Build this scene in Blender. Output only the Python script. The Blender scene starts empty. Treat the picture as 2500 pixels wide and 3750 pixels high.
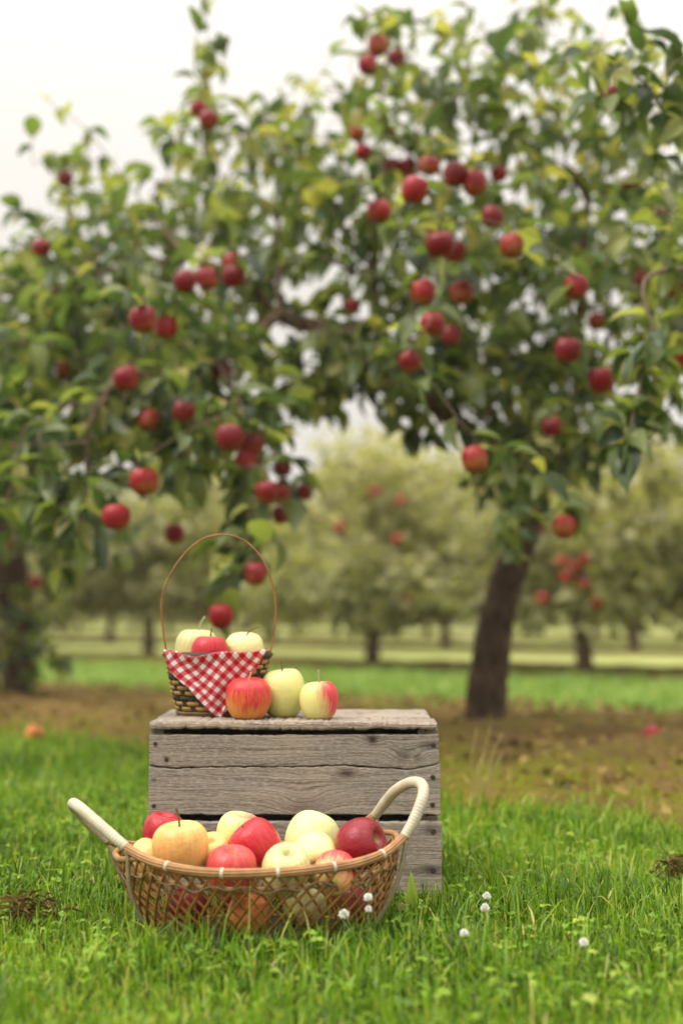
import bpy, math, random
import numpy as np
from mathutils import Vector, Matrix, Euler

random.seed(7)
rng = np.random.default_rng(7)
SC = bpy.context.scene
COL = SC.collection
R = math.radians

# ------------------------------------------------------------------ camera
CAM_H = 0.464          # metres above the lawn
FPX = 5208.0           # focal length in photo pixels (50 mm on a 36 mm tall frame)
PITCH = math.atan(375.0 / FPX)
cam_d = bpy.data.cameras.new('camera')
cam_d.sensor_fit = 'VERTICAL'
cam_d.sensor_height = 36.0
cam_d.sensor_width = 24.0
cam_d.lens = 50.0
cam_d.clip_start = 0.05
cam_d.clip_end = 2000.0
cam_d.dof.use_dof = True
cam_d.dof.focus_distance = 2.19
cam_d.dof.aperture_fstop = 2.05
cam = bpy.data.objects.new('camera', cam_d)
COL.objects.link(cam)
cam.location = (0, 0, CAM_H)
cam.rotation_euler = (math.pi / 2 + PITCH, 0, 0)
SC.camera = cam

# ------------------------------------------------------------------ sky, sun, exposure
SUN_EL, SUN_AZ = R(50), R(-62)      # soft sun through cloud, behind the camera's left shoulder
world = bpy.data.worlds.new('World')
SC.world = world
world.use_nodes = True
wn = world.node_tree
wn.nodes.clear()
w_out = wn.nodes.new('ShaderNodeOutputWorld')
w_bg = wn.nodes.new('ShaderNodeBackground')
w_sky = wn.nodes.new('ShaderNodeTexSky')
w_sky.sky_type = 'NISHITA'
w_sky.sun_disc = False
w_sky.sun_elevation = SUN_EL
w_sky.sun_rotation = math.pi + SUN_AZ
w_sky.dust_density = 4.0
w_sat = wn.nodes.new('ShaderNodeHueSaturation')
w_sat.inputs['Saturation'].default_value = 0.12
w_geo = wn.nodes.new('ShaderNodeTexCoord')
w_sep = wn.nodes.new('ShaderNodeSeparateXYZ')
w_ramp = wn.nodes.new('ShaderNodeMapRange')       # overcast dome: the zenith brighter than the horizon
w_ramp.inputs['From Min'].default_value = 0.0
w_ramp.inputs['From Max'].default_value = 1.0
w_ramp.inputs['To Min'].default_value = 5.7
w_ramp.inputs['To Max'].default_value = 28.0
w_tint = wn.nodes.new('ShaderNodeVectorMath'); w_tint.operation = 'SCALE'
w_tint.inputs[0].default_value = (1.0, 0.945, 0.875)
w_mix = wn.nodes.new('ShaderNodeMix'); w_mix.data_type = 'RGBA'
w_mix.inputs[0].default_value = 0.9
L = wn.links.new
L(w_sky.outputs[0], w_sat.inputs['Color'])
L(w_geo.outputs['Generated'], w_sep.inputs[0])
w_pow = wn.nodes.new('ShaderNodeMath'); w_pow.operation = 'POWER'; w_pow.use_clamp = True
w_pow.inputs[1].default_value = 2.5
w_max = wn.nodes.new('ShaderNodeMath'); w_max.operation = 'MAXIMUM'; w_max.inputs[1].default_value = 0.0
L(w_sep.outputs['Z'], w_max.inputs[0]); L(w_max.outputs[0], w_pow.inputs[0])
L(w_pow.outputs[0], w_ramp.inputs['Value'])
w_cl = wn.nodes.new('ShaderNodeTexNoise'); w_cl.inputs['Scale'].default_value = 1.4; w_cl.inputs['Detail'].default_value = 3.0      # faint cloud tone
L(w_geo.outputs['Generated'], w_cl.inputs['Vector'])
w_clm = wn.nodes.new('ShaderNodeMapRange'); w_clm.inputs['From Min'].default_value = 0.3; w_clm.inputs['From Max'].default_value = 0.7; w_clm.inputs['To Min'].default_value = 0.92; w_clm.inputs['To Max'].default_value = 1.06
L(w_cl.outputs[0], w_clm.inputs['Value'])
w_mul = wn.nodes.new('ShaderNodeMath'); w_mul.operation = 'MULTIPLY'
L(w_ramp.outputs[0], w_mul.inputs[0]); L(w_clm.outputs[0], w_mul.inputs[1])
L(w_mul.outputs[0], w_tint.inputs['Scale'])
L(w_sat.outputs[0], w_mix.inputs[6])
L(w_tint.outputs[0], w_mix.inputs[7])
L(w_mix.outputs[2], w_bg.inputs['Color'])
w_bg.inputs['Strength'].default_value = 0.1
L(w_bg.outputs[0], w_out.inputs[0])

sun_d = bpy.data.lights.new('sun', 'SUN')
sun_d.energy = 1.5
sun_d.angle = R(25)
sun_d.color = (1.0, 0.94, 0.84)
sun = bpy.data.objects.new('sun', sun_d)
COL.objects.link(sun)
_sd = Vector((math.cos(SUN_EL) * math.sin(SUN_AZ), -math.cos(SUN_EL) * math.cos(SUN_AZ), math.sin(SUN_EL)))
sun.rotation_euler = _sd.to_track_quat('Z', 'Y').to_euler()
sun.location = _sd * 20

SC.view_settings.view_transform = 'Standard'
SC.view_settings.look = 'None'
SC.view_settings.gamma = 1.0
SC.view_settings.exposure = 0.62
SC.view_settings.use_curve_mapping = False
SC.render.engine = 'CYCLES'
SC.cycles.use_denoising = True
SC.cycles.max_bounces = 6
SC.cycles.diffuse_bounces = 3
SC.cycles.transparent_max_bounces = 6
SC.cycles.caustics_reflective = False
SC.cycles.caustics_refractive = False

# ------------------------------------------------------------------ helpers
_cp, _sp = math.cos(PITCH), math.sin(PITCH)
S = 2500.0 / 1568.0        # the photo was measured at 1568 px width

def P(x, y, Y):
    """pixel (1568 px wide photo) at world distance Y -> world point"""
    u = x * S - 1250.0
    v = 1875.0 - y * S
    d = Vector((u, FPX * _cp - v * _sp, v * _cp + FPX * _sp))
    return Vector((0, 0, CAM_H)) + d * (Y / d.y)

def proj(p):
    """world array (n,3) -> pixels in 1568 units and depth"""
    p = np.asarray(p, float)
    dx, dy, dz = p[:, 0], p[:, 1], p[:, 2] - CAM_H
    zc = dy * _cp + dz * _sp
    yc = -dy * _sp + dz * _cp
    return (1250 + FPX * dx / zc) / S, (1875 - FPX * yc / zc) / S, zc

def tag(o, label=None, cat=None, group=None, kind=None):
    if label: o['label'] = label
    if cat: o['category'] = cat
    if group: o['group'] = group
    if kind: o['kind'] = kind
    return o

def empty(name, loc):
    o = bpy.data.objects.new(name, None)
    o.empty_display_size = 0.05
    o.location = loc
    COL.objects.link(o)
    return o

def link(name, me, mat=None, parent=None, loc=(0, 0, 0), rot=(0, 0, 0), scale=(1, 1, 1)):
    o = bpy.data.objects.new(name, me)
    o.location = loc
    o.rotation_euler = rot
    o.scale = scale
    if mat is not None and len(me.materials) == 0:
        me.materials.append(mat)
    if parent is not None:
        o.parent = parent
    COL.objects.link(o)
    return o

def np_mesh(name, co, faces, attrs=None, smooth=True, uv=None):
    """co (n,3), faces (m,3) or (m,4) arrays or a list of them"""
    me = bpy.data.meshes.new(name)
    co = np.asarray(co, np.float32)
    fl = faces if isinstance(faces, list) else [faces]
    fl = [np.asarray(f, np.int32) for f in fl if len(f)]
    me.vertices.add(len(co))
    me.vertices.foreach_set('co', co.ravel())
    idx = np.concatenate([f.ravel() for f in fl])
    tot = np.concatenate([np.full(len(f), f.shape[1], np.int32) for f in fl])
    start = np.concatenate([[0], np.cumsum(tot)[:-1]]).astype(np.int32)
    me.loops.add(len(idx))
    me.loops.foreach_set('vertex_index', idx)
    me.polygons.add(len(tot))
    me.polygons.foreach_set('loop_start', start)
    me.polygons.foreach_set('use_smooth', np.full(len(tot), smooth, bool))
    if uv is not None:
        l = me.uv_layers.new(name='UVMap')
        l.data.foreach_set('uv', np.asarray(uv, np.float32)[idx].ravel())
    if attrs:
        for k, v in attrs.items():
            a = me.attributes.new(k, 'FLOAT', 'POINT')
            a.data.foreach_set('value', np.asarray(v, np.float32))
    me.update(calc_edges=True)
    me.validate()
    return me

class MB:
    """collects verts and faces into one mesh; world coordinates, built relative to an origin"""
    def __init__(self): self.v, self.f, self.uv = [], [], None
    def add(self, verts, faces):
        b = len(self.v)
        self.v.extend([tuple(p) for p in verts])
        self.f.extend([tuple(i + b for i in f) for f in faces])
    def build(self, name, mat, parent=None, org=(0, 0, 0), smooth=True):
        me = bpy.data.meshes.new(name)
        o = Vector(org)
        me.from_pydata([tuple(Vector(p) - o) for p in self.v], [], self.f)
        if smooth:
            me.polygons.foreach_set('use_smooth', [True] * len(me.polygons))
        me.update()
        return link(name, me, mat, parent)

def catmull(pts, n, closed=False):
    """resample a polyline of Vectors (any dim) as a smooth curve with n points per span"""
    p = np.array([list(q) for q in pts], float)
    m = len(p)
    out = []
    spans = m if closed else m - 1
    for i in range(spans):
        if closed:
            a, b, c, d = p[(i - 1) % m], p[i], p[(i + 1) % m], p[(i + 2) % m]
        else:
            b, c = p[i], p[i + 1]
            a = p[i - 1] if i > 0 else 2 * b - c
            d = p[i + 2] if i + 2 < m else 2 * c - b
        for k in range(n):
            t = k / n
            out.append(0.5 * ((2 * b) + (c - a) * t + (2 * a - 5 * b + 4 * c - d) * t * t + (3 * b - a - 3 * c + d) * t ** 3))
    if not closed:
        out.append(p[-1])
    return np.array(out)

def tube_arrays(path, rad, sides=6, closed=False, cap=True, twist=0.0):
    """swept tube along path (n,3), radius scalar or (n,) -> verts, quad list"""
    path = np.asarray(path, float)
    n = len(path)
    rad = np.full(n, rad) if np.isscalar(rad) else np.asarray(rad)
    tan = np.roll(path, -1, 0) - np.roll(path, 1, 0) if closed else np.gradient(path, axis=0)
    tan /= np.linalg.norm(tan, axis=1)[:, None] + 1e-12
    nrm = np.zeros_like(path)
    a = np.array([0, 0, 1.0]) if abs(tan[0][2]) < 0.9 else np.array([1.0, 0, 0])
    v = a - tan[0] * a.dot(tan[0])
    v /= np.linalg.norm(v)
    for i in range(n):
        v = v - tan[i] * v.dot(tan[i])
        v /= np.linalg.norm(v) + 1e-12
        nrm[i] = v
    bi = np.cross(tan, nrm)
    ang = np.arange(sides) / sides * 2 * np.pi
    A = ang[None, :] + twist * np.arange(n)[:, None]
    co = path[:, None, :] + rad[:, None, None] * (np.cos(A)[..., None] * nrm[:, None, :] + np.sin(A)[..., None] * bi[:, None, :])
    co = co.reshape(-1, 3)
    f = []
    m = n if closed else n - 1
    for i in range(m):
        j = (i + 1) % n
        for k in range(sides):
            l = (k + 1) % sides
            f.append((i * sides + k, i * sides + l, j * sides + l, j * sides + k))
    if cap and not closed:
        f.append(tuple(range(sides))[::-1])
        f.append(tuple((n - 1) * sides + k for k in range(sides)))
    return co, f

def tube(name, path, rad, mat, parent=None, org=(0, 0, 0), sides=6, closed=False):
    m = MB()
    m.add(*tube_arrays(path, rad, sides, closed))
    return m.build(name, mat, parent, org)

# ------------------------------------------------------------------ node helpers
def new_mat(name):
    m = bpy.data.materials.new(name)
    m.use_nodes = True
    m.node_tree.nodes.clear()
    return m, m.node_tree

class NT:
    def __init__(self, nt): self.nt = nt
    def node(self, t, ins=None, **props):
        n = self.nt.nodes.new(t)
        for k, v in props.items(): setattr(n, k, v)
        if ins:
            for k, v in ins.items(): self.set(n.inputs[k], v)
        return n
    def set(self, sock, v):
        if isinstance(v, bpy.types.NodeSocket): self.nt.links.new(v, sock)
        elif isinstance(v, bpy.types.Node): self.nt.links.new(v.outputs[0], sock)
        else: sock.default_value = v
    def math(self, op, a, b=0.0, c=0.0, clamp=False):
        n = self.node('ShaderNodeMath', operation=op, use_clamp=clamp)
        self.set(n.inputs[0], a); self.set(n.inputs[1], b); self.set(n.inputs[2], c)
        return n.outputs[0]
    def mix(self, f, a, b, blend='MIX'):
        n = self.node('ShaderNodeMix', data_type='RGBA', blend_type=blend)
        self.set(n.inputs[0], f); self.set(n.inputs[6], a); self.set(n.inputs[7], b)
        return n.outputs[2]
    def vmath(self, op, a, b=(0, 0, 0), s=1.0):
        n = self.node('ShaderNodeVectorMath', operation=op)
        self.set(n.inputs[0], a)
        if op != 'NORMALIZE' and op != 'LENGTH': self.set(n.inputs[1], b)
        if op == 'SCALE': self.set(n.inputs['Scale'], s)
        return n
    def noise(self, vec, scale, detail=3.0, rough=0.5, dist=0.0):
        return self.node('ShaderNodeTexNoise', {'Vector': vec, 'Scale': scale, 'Detail': detail, 'Roughness': rough, 'Distortion': dist}).outputs[0]
    def ramp(self, f, stops, interp='LINEAR'):
        n = self.node('ShaderNodeValToRGB')
        n.color_ramp.interpolation = interp
        e = n.color_ramp.elements
        while len(e) < len(stops): e.new(0.5)
        for i, (p, c) in enumerate(stops):
            e[i].position = p
            e[i].color = c if len(c) == 4 else (*c, 1)
        self.set(n.inputs[0], f)
        return n.outputs[0]
    def maprange(self, v, a, b, c=0.0, d=1.0, smooth=False):
        n = self.node('ShaderNodeMapRange', {'Value': v, 'From Min': a, 'From Max': b, 'To Min': c, 'To Max': d})
        if smooth: n.interpolation_type = 'SMOOTHSTEP'
        return n.outputs[0]
    def mapping(self, vec, scale=(1, 1, 1), loc=(0, 0, 0), rot=(0, 0, 0)):
        return self.node('ShaderNodeMapping', {'Vector': vec, 'Scale': scale, 'Location': loc, 'Rotation': rot}).outputs[0]
    def bump(self, h, strength=0.3, dist=0.01):
        return self.node('ShaderNodeBump', {'Height': h, 'Strength': strength, 'Distance': dist}).outputs[0]
    def out(self, sh):
        o = self.node('ShaderNodeOutputMaterial')
        self.nt.links.new(sh, o.inputs[0])

def rgb(c): return (c[0], c[1], c[2], 1.0)

def foliage_mat(name, stops, back_scale=1.25, trans=0.35, rough=0.45, attr='tint', obj_random=False, spec=0.4, vein=False):
    """leaf / grass material; colour chosen by a per-leaf value"""
    m, nt = new_mat(name); t = NT(nt)
    if obj_random:
        val = t.node('ShaderNodeObjectInfo').outputs['Random']
    else:
        val = t.node('ShaderNodeAttribute', attribute_name=attr).outputs['Fac']
    col = t.ramp(val, stops)
    geo = t.node('ShaderNodeNewGeometry')
    pale = t.mix(0.45, col, (0.30, 0.33, 0.19, 1)) if vein else col
    col2 = t.mix(geo.outputs['Backfacing'], col, pale) if vein else col
    tc = t.node('ShaderNodeTexCoord')
    nz = t.noise(tc.outputs['Object'], 60.0, 2.0)
    col2 = t.mix(t.maprange(nz, 0.3, 0.75, 0.0, 0.35), col2, t.mix(1.0, col2, (0.55, 0.6, 0.5, 1), 'MULTIPLY'))
    p = t.node('ShaderNodeBsdfPrincipled', {'Base Color': col2, 'Roughness': rough, 'Specular IOR Level': spec})
    tr = t.node('ShaderNodeBsdfTranslucent', {'Color': t.mix(1.0, col, (1.2 * back_scale, 1.27 * back_scale, 0.75, 1), 'MULTIPLY')})
    mx = t.node('ShaderNodeMixShader', {'Fac': trans})
    nt.links.new(p.outputs[0], mx.inputs[1]); nt.links.new(tr.outputs[0], mx.inputs[2])
    t.out(mx.outputs[0])
    return m

def plain_mat(name, col, rough=0.6, var=0.25, scale=30.0, bump=0.0, col2=None, stretch=(1, 1, 1), spec=0.4):
    m, nt = new_mat(name); t = NT(nt)
    tc = t.node('ShaderNodeTexCoord')
    v = t.mapping(tc.outputs['Object'], stretch)
    nz = t.noise(v, scale, 5.0, 0.6)
    c2 = col2 or tuple(c * (1 - var) for c in col)
    oi = t.node('ShaderNodeObjectInfo').outputs['Random']
    c = t.mix(t.maprange(nz, 0.3, 0.7), rgb(col), rgb(c2))
    c = t.mix(t.math('MULTIPLY', oi, 0.35), c, t.mix(1.0, c, (0.6, 0.56, 0.5, 1), 'MULTIPLY'))
    ins = {'Base Color': c, 'Roughness': rough, 'Specular IOR Level': spec}
    if bump: ins['Normal'] = t.bump(nz, bump, 0.004)
    p = t.node('ShaderNodeBsdfPrincipled', ins)
    t.out(p.outputs[0])
    return m

# ------------------------------------------------------------------ ground
ROW_U = np.array([-0.8, 0.6])      # direction of the orchard rows
ROW_N = np.array([0.6, 0.8])       # across the rows
STRIPS = [(3.5, 5.95), (9.3, 11.6), (15.2, 17.4), (21.0, 23.2)]

def edge_noise(a):
    return 0.10 * np.sin(a * 2.1) + 0.07 * np.sin(a * 5.3 + 1.0) + 0.04 * np.sin(a * 11.7 + 2.0)

def near_edge(t):      # the lawn is cut back further at the right
    return np.interp(t, [-2.0, 0.0, 1.28, 2.12, 4.2, 6.0], [2.3, 2.5, 2.78, 3.08, 3.4, 3.5])

def ground_mat():
    m, nt = new_mat('lawn_soil'); t = NT(nt)
    pos = t.node('ShaderNodeNewGeometry').outputs['Position']
    n1 = t.noise(pos, 1.3, 4.0); n2 = t.noise(pos, 22.0, 5.0, 0.65); n3 = t.noise(pos, 140.0, 3.0)
    c = t.mix(t.maprange(n1, 0.35, 0.65), (0.20, 0.31, 0.055, 1), (0.27, 0.34, 0.08, 1))
    c = t.mix(t.maprange(n2, 0.45, 0.7), c, (0.16, 0.15, 0.05, 1))
    d0 = t.node('ShaderNodeVectorMath', {0: pos, 1: (0.6, 0.8, 0.0)}, operation='DOT_PRODUCT').outputs['Value']
    c = t.mix(t.maprange(d0, 3.6, 4.2), t.mix(t.maprange(n2, 0.4, 0.65), (0.028, 0.034, 0.010, 1), (0.075, 0.07, 0.022, 1)), c)      # thatch and soil under the long grass
    # farther alleys are mown short and partly dried out
    d = t.node('ShaderNodeVectorMath', {0: pos, 1: (0.6, 0.8, 0.0)}, operation='DOT_PRODUCT').outputs['Value']
    dry = t.math('MULTIPLY', t.maprange(d, 8.5, 13.0, 0.0, 1.0, True), t.maprange(t.noise(pos, 0.35, 3.0), 0.3, 0.65, 0.45, 1.0))
    c = t.mix(dry, c, (0.43, 0.45, 0.16, 1))
    c = t.mix(t.maprange(n3, 0.5, 0.75, 0.0, 0.5), c, (0.03, 0.03, 0.012, 1))
    b = t.bump(t.math('ADD', n2, n3), 0.5, 0.02)
    p = t.node('ShaderNodeBsdfPrincipled', {'Base Color': c, 'Roughness': 0.95, 'Specular IOR Level': 0.1, 'Normal': b})
    t.out(p.outputs[0]); return m

def strip_mat():
    m, nt = new_mat('mulch'); t = NT(nt)
    pos = t.node('ShaderNodeNewGeometry').outputs['Position']
    n1 = t.noise(pos, 2.2, 5.0, 0.6); n2 = t.noise(pos, 9.0, 5.0, 0.6); n3 = t.noise(pos, 60.0, 4.0, 0.6)
    c = t.mix(t.maprange(n2, 0.35, 0.65), (0.17, 0.10, 0.038, 1), (0.33, 0.21, 0.075, 1))
    c = t.mix(t.maprange(n1, 0.50, 0.60, 0, 0.9), c, (0.16, 0.155, 0.022, 1))
    off = t.node('ShaderNodeVectorMath', {0: pos, 1: (0.6, 0.8, 0.0)}, operation='DOT_PRODUCT').outputs['Value']
    moss = t.math('MULTIPLY', t.maprange(t.math('ADD', off, t.math('MULTIPLY', n1, 0.8)), 3.9, 4.9, 1.0, 0.15, True), t.maprange(n2, 0.36, 0.56))
    c = t.mix(t.maprange(t.noise(pos, 4.5, 4.0, 0.6), 0.42, 0.62, 0.0, 0.75), c, (0.095, 0.055, 0.022, 1))
    c = t.mix(moss, c, (0.17, 0.16, 0.012, 1))
    c = t.mix(t.maprange(n3, 0.50, 0.66, 0, 0.8), c, (0.055, 0.04, 0.02, 1))
    b = t.bump(t.math('ADD', n2, n3), 0.8, 0.03)
    p = t.node('ShaderNodeBsdfPrincipled', {'Base Color': c, 'Roughness': 0.95, 'Specular IOR Level': 0.1, 'Normal': b})
    t.out(p.outputs[0]); return m

M_GROUND, M_STRIP = ground_mat(), strip_mat()
g = MB()
g.add([(-400, -60, 0), (400, -60, 0), (400, 700, 0), (-400, 700, 0)], [(0, 1, 2, 3)])
tag(g.build('ground', M_GROUND), kind='structure')

def strip(o0, o1, t0, t1, nt_, nn, amp):
    tt = np.linspace(t0, t1, nt_)
    ss = np.linspace(0, 1, nn)
    T, Sg = np.meshgrid(tt, ss, indexing='ij')
    if o0 == 3.5:
        o0 = near_edge(T)
    off = o0 + edge_noise(T) + (o1 - o0 + edge_noise(T * 1.3 + 4) - edge_noise(T)) * Sg
    xy = ROW_N[None, None, :] * off[..., None] + ROW_U[None, None, :] * T[..., None]
    h = 0.004 + amp * np.sin(np.pi * Sg) ** 0.5 * (0.5 + 0.25 * np.sin(xy[..., 0] * 9 + 2 * np.sin(xy[..., 1] * 5)) + 0.25 * np.sin(xy[..., 1] * 14 + xy[..., 0] * 6) + 0.35 * rng.random(T.shape))
    co = np.concatenate([xy, h[..., None]], -1).reshape(-1, 3)
    i = np.arange(nt_ - 1)[:, None] * nn + np.arange(nn - 1)[None, :]
    f = np.stack([i, i + 1, i + nn + 1, i + nn], -1).reshape(-1, 4)
    me = np_mesh('mulch_strip', co, f[:, ::-1])
    return tag(link('mulch_strip', me, M_STRIP), kind='structure')
strip(*STRIPS[0], -6, 12, 420, 70, 0.065)
strip(*STRIPS[1], -4, 20, 160, 20, 0.05)
strip(*STRIPS[2], -2, 30, 120, 12, 0.05)
strip(*STRIPS[3], 0, 36, 120, 10, 0.05)

# ------------------------------------------------------------------ grass
CRATE_X0, CRATE_X1, CRATE_Y0, CRATE_Y1 = -0.3125, 0.1590, 2.330, 2.632
YO = -0.06                                            # basket stands a hand in front of the crate
BASE_C, BASE_A, BASE_B = Vector((-0.118, 2.165 + YO, 0)), 0.162, 0.098

def blades(xy, hgt, wid, tint, lean=0.55, name='grass'):
    """(n,2) roots -> one mesh of bent tapering blades"""
    n = len(xy)
    az = rng.random(n) * 2 * np.pi
    face = az + np.pi / 2 + rng.normal(0, 0.5, n)
    ln = np.abs(rng.normal(0.5, lean * 1.1, n)).clip(0, 1.65)
    st = np.array([0, 0.38, 0.72, 1.0]); wd = np.array([0.8, 1.0, 0.7, 0.06])
    co = np.zeros((n, 4, 2, 3), np.float32)
    for k in range(4):
        a = ln * st[k] ** 1.3 * 1.1
        horiz = np.sin(a) * hgt * st[k]
        z = np.cos(a * 0.85) * hgt * st[k]
        cx = xy[:, 0] + np.cos(az) * horiz
        cy = xy[:, 1] + np.sin(az) * horiz
        for s, sg in ((0, -1), (1, 1)):
            co[:, k, s, 0] = cx + np.cos(face) * wid * wd[k] * 0.5 * sg
            co[:, k, s, 1] = cy + np.sin(face) * wid * wd[k] * 0.5 * sg
            co[:, k, s, 2] = z
    base = np.arange(n)[:, None] * 8
    f = np.stack([np.stack([base[:, 0] + 2 * k, base[:, 0] + 2 * k + 1, base[:, 0] + 2 * k + 3, base[:, 0] + 2 * k + 2], -1) for k in range(3)], 1).reshape(-1, 4)
    return np_mesh(name, co.reshape(-1, 3), f, {'tint': np.repeat(tint, 8)})

def footprint(xy):
    """True where something stands"""
    c = (xy[:, 0] > CRATE_X0 - 0.003) & (xy[:, 0] < CRATE_X1 + 0.003) & (xy[:, 1] > CRATE_Y0 - 0.004) & (xy[:, 1] < CRATE_Y1 + 0.004)
    b = ((xy[:, 0] - BASE_C.x) / (BASE_A + 0.012)) ** 2 + ((xy[:, 1] - BASE_C.y) / (BASE_B + 0.012)) ** 2 < 1
    return c | b

def lowfreq(xy, s=1.0):
    x, y = xy[:, 0] * s, xy[:, 1] * s
    return (np.sin(x * 5.1 + 1.3 * np.sin(y * 3.7)) + np.sin(y * 6.3 + 1.7 * np.sin(x * 4.1 + 1)) + 0.7 * np.sin(x * 13 + y * 9) + 0.7 * np.sin(y * 15 - x * 11 + 2)) / 3.4

def scatter(n, y0, y1, o_min, o_max, soft=0.12, spread=1.3, margin=0.35):
    xs, ys = [], []
    while sum(map(len, xs)) < n:
        k = n * 2
        y = rng.uniform(y0, y1, k)
        wmax = 0.24 * y1 * spread + margin
        x = rng.uniform(-wmax, wmax, k)
        ok = np.abs(x) < 0.24 * y * spread + margin
        off = x * ROW_N[0] + y * ROW_N[1]
        tt = x * ROW_U[0] + y * ROW_U[1]
        e = edge_noise(tt) + rng.normal(0, soft, k)
        ne = near_edge(tt)
        lo_ = o_min if not 3 < o_min < 4.5 else ne + (o_min - 3.5)
        hi_ = o_max if not 3 < o_max < 4.5 else ne + (o_max - 3.5)
        ok &= (off > lo_ + e) & (off < hi_ + e)
        xs.append(x[ok]); ys.append(y[ok])
    return np.stack([np.concatenate(xs)[:n], np.concatenate(ys)[:n]], -1)

GRASS_STOPS = [(0.0, (0.022, 0.055, 0.006)), (0.22, (0.085, 0.170, 0.010)), (0.5, (0.172, 0.315, 0.017)), (0.78, (0.30, 0.44, 0.034)), (0.93, (0.42, 0.46, 0.08)), (1.0, (0.56, 0.46, 0.18))]
M_GRASS = foliage_mat('grass_blade', GRASS_STOPS, 1.3, 0.34, 0.38, spec=0.3)
M_ALLEY = foliage_mat('alley_grass_blade', [(0.0, (0.13, 0.25, 0.04)), (0.5, (0.26, 0.40, 0.07)), (0.85, (0.38, 0.47, 0.12)), (1.0, (0.55, 0.48, 0.22))], 1.0, 0.3, 0.45)
def lawn(n, y0, y1, o_min, o_max, h0, w0, name, soft=0.12, spread=1.3, margin=0.35):
    xy = scatter(n, y0, y1, o_min, o_max, soft, spread, margin)
    xy = xy[~footprint(xy)]
    lf = lowfreq(xy)
    k = len(xy)
    h = h0 * (0.75 + 0.32 * lf) * rng.lognormal(0, 0.36, k)
    w = w0 * rng.uniform(0.55, 1.45, k)
    tint = (0.46 - 0.12 * lf + 0.2 * lowfreq(xy, 0.7) + rng.normal(0, 0.25, k)).clip(0.0, 0.92)
    tall = rng.random(k) < 0.012 + 0.05 * (lowfreq(xy, 0.8) > 0.25)      # long darker blades in loose clumps
    h[tall] = h0 * rng.uniform(1.5, 2.5, tall.sum()); w[tall] = w0 * rng.uniform(0.9, 1.5, tall.sum())
    tint[tall] = rng.uniform(0.12, 0.5, tall.sum())
    foot = (xy[:, 0] > -0.36) & (xy[:, 0] < 0.18) & (xy[:, 1] > 1.82) & (xy[:, 1] < 2.02)      # unmown tuft in front of the basket
    h[foot] *= 1.4
    dead = rng.random(k) < 0.05
    tint[dead] = rng.uniform(0.9, 1.0, dead.sum())
    me = blades(xy, h.clip(0.008, 0.16), w, tint, name=name)
    return tag(link(name, me, M_GRASS if name == 'lawn_grass' else M_ALLEY), 'short green lawn grass growing around the crate and baskets' if name == 'lawn_grass' else 'mown green grass in the alley between the orchard rows', 'grass', kind='stuff')

lawn(100000, 1.10, 2.95, -9, 3.5, 0.030, 0.0027, 'lawn_grass')
lawn(105000, 2.9, 7.6, -9, 3.5, 0.038, 0.0038, 'lawn_grass', soft=0.16, spread=1.75, margin=0.7)
lawn(34000, 5.2, 16.0, 5.95, 9.3, 0.05, 0.010, 'alley_grass', 0.25, 1.15, 0.5)

# ------------------------------------------------------------------ leaf generator
def leaf_template(stations, curl=0.5, fold=0.28):
    """unit leaf along +X, width along Y, face up +Z : (k,3) verts and faces"""
    v, f = [], []
    prof = {0: 0.03, 1: 0.0}
    for i in range(stations + 1):
        s = i / stations
        w = 0.5 * (math.sin(math.pi * min(1, s * 1.02) ** 0.78)) ** 0.85 if 0 < s < 1 else 0.01
        a = curl * s
        x = math.sin(a) / curl if curl else s
        z = -(1 - math.cos(a)) / curl if curl else 0
        for sg in (-1, 0, 1):
            v.append((x, sg * w, z + abs(sg) * w * fold))
    for i in range(stations):
        for k in range(2):
            a = i * 3 + k
            f.append((a, a + 3, a + 4, a + 1))
    return np.array(v), np.array(f)

def leaf_mesh(name, pos, axis, up, length, width, tint, stations=4, curl=0.9):
    tv, tf = leaf_template(stations, curl)
    n = len(pos)
    ax = axis / (np.linalg.norm(axis, axis=1)[:, None] + 1e-9)
    y = np.cross(up, ax); y /= np.linalg.norm(y, axis=1)[:, None] + 1e-9
    z = np.cross(ax, y)
    co = pos[:, None, :] + (tv[None, :, 0:1] * ax[:, None, :] + tv[None, :, 2:3] * z[:, None, :]) * length[:, None, None] + tv[None, :, 1:2] * y[:, None, :] * width[:, None, None]
    f = (tf[None] + (np.arange(n) * len(tv))[:, None, None]).reshape(-1, 4)
    return np_mesh(name, co.reshape(-1, 3), f, {'tint': np.repeat(tint, len(tv))})

APPLE_LEAF = [(0.0, (0.026, 0.048, 0.020)), (0.3, (0.080, 0.128, 0.046)), (0.6, (0.180, 0.225, 0.070)), (0.85, (0.33, 0.35, 0.11)), (1.0, (0.46, 0.38, 0.12))]
M_LEAF = foliage_mat('apple_leaf', APPLE_LEAF, 1.4, 0.46, 0.36, vein=True, spec=0.5)
M_LEAF_ONE = foliage_mat('single_apple_leaf', APPLE_LEAF[:-1], 1.4, 0.46, 0.36, obj_random=True, vein=True, spec=0.5)
M_FARLEAF = foliage_mat('distant_leaf', [(0.0, (0.12, 0.125, 0.045)), (0.5, (0.35, 0.335, 0.165)), (1.0, (0.60, 0.55, 0.33))], 1.3, 0.4, 0.5)  # glare over the distance painted in as paler leaf colours

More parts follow.
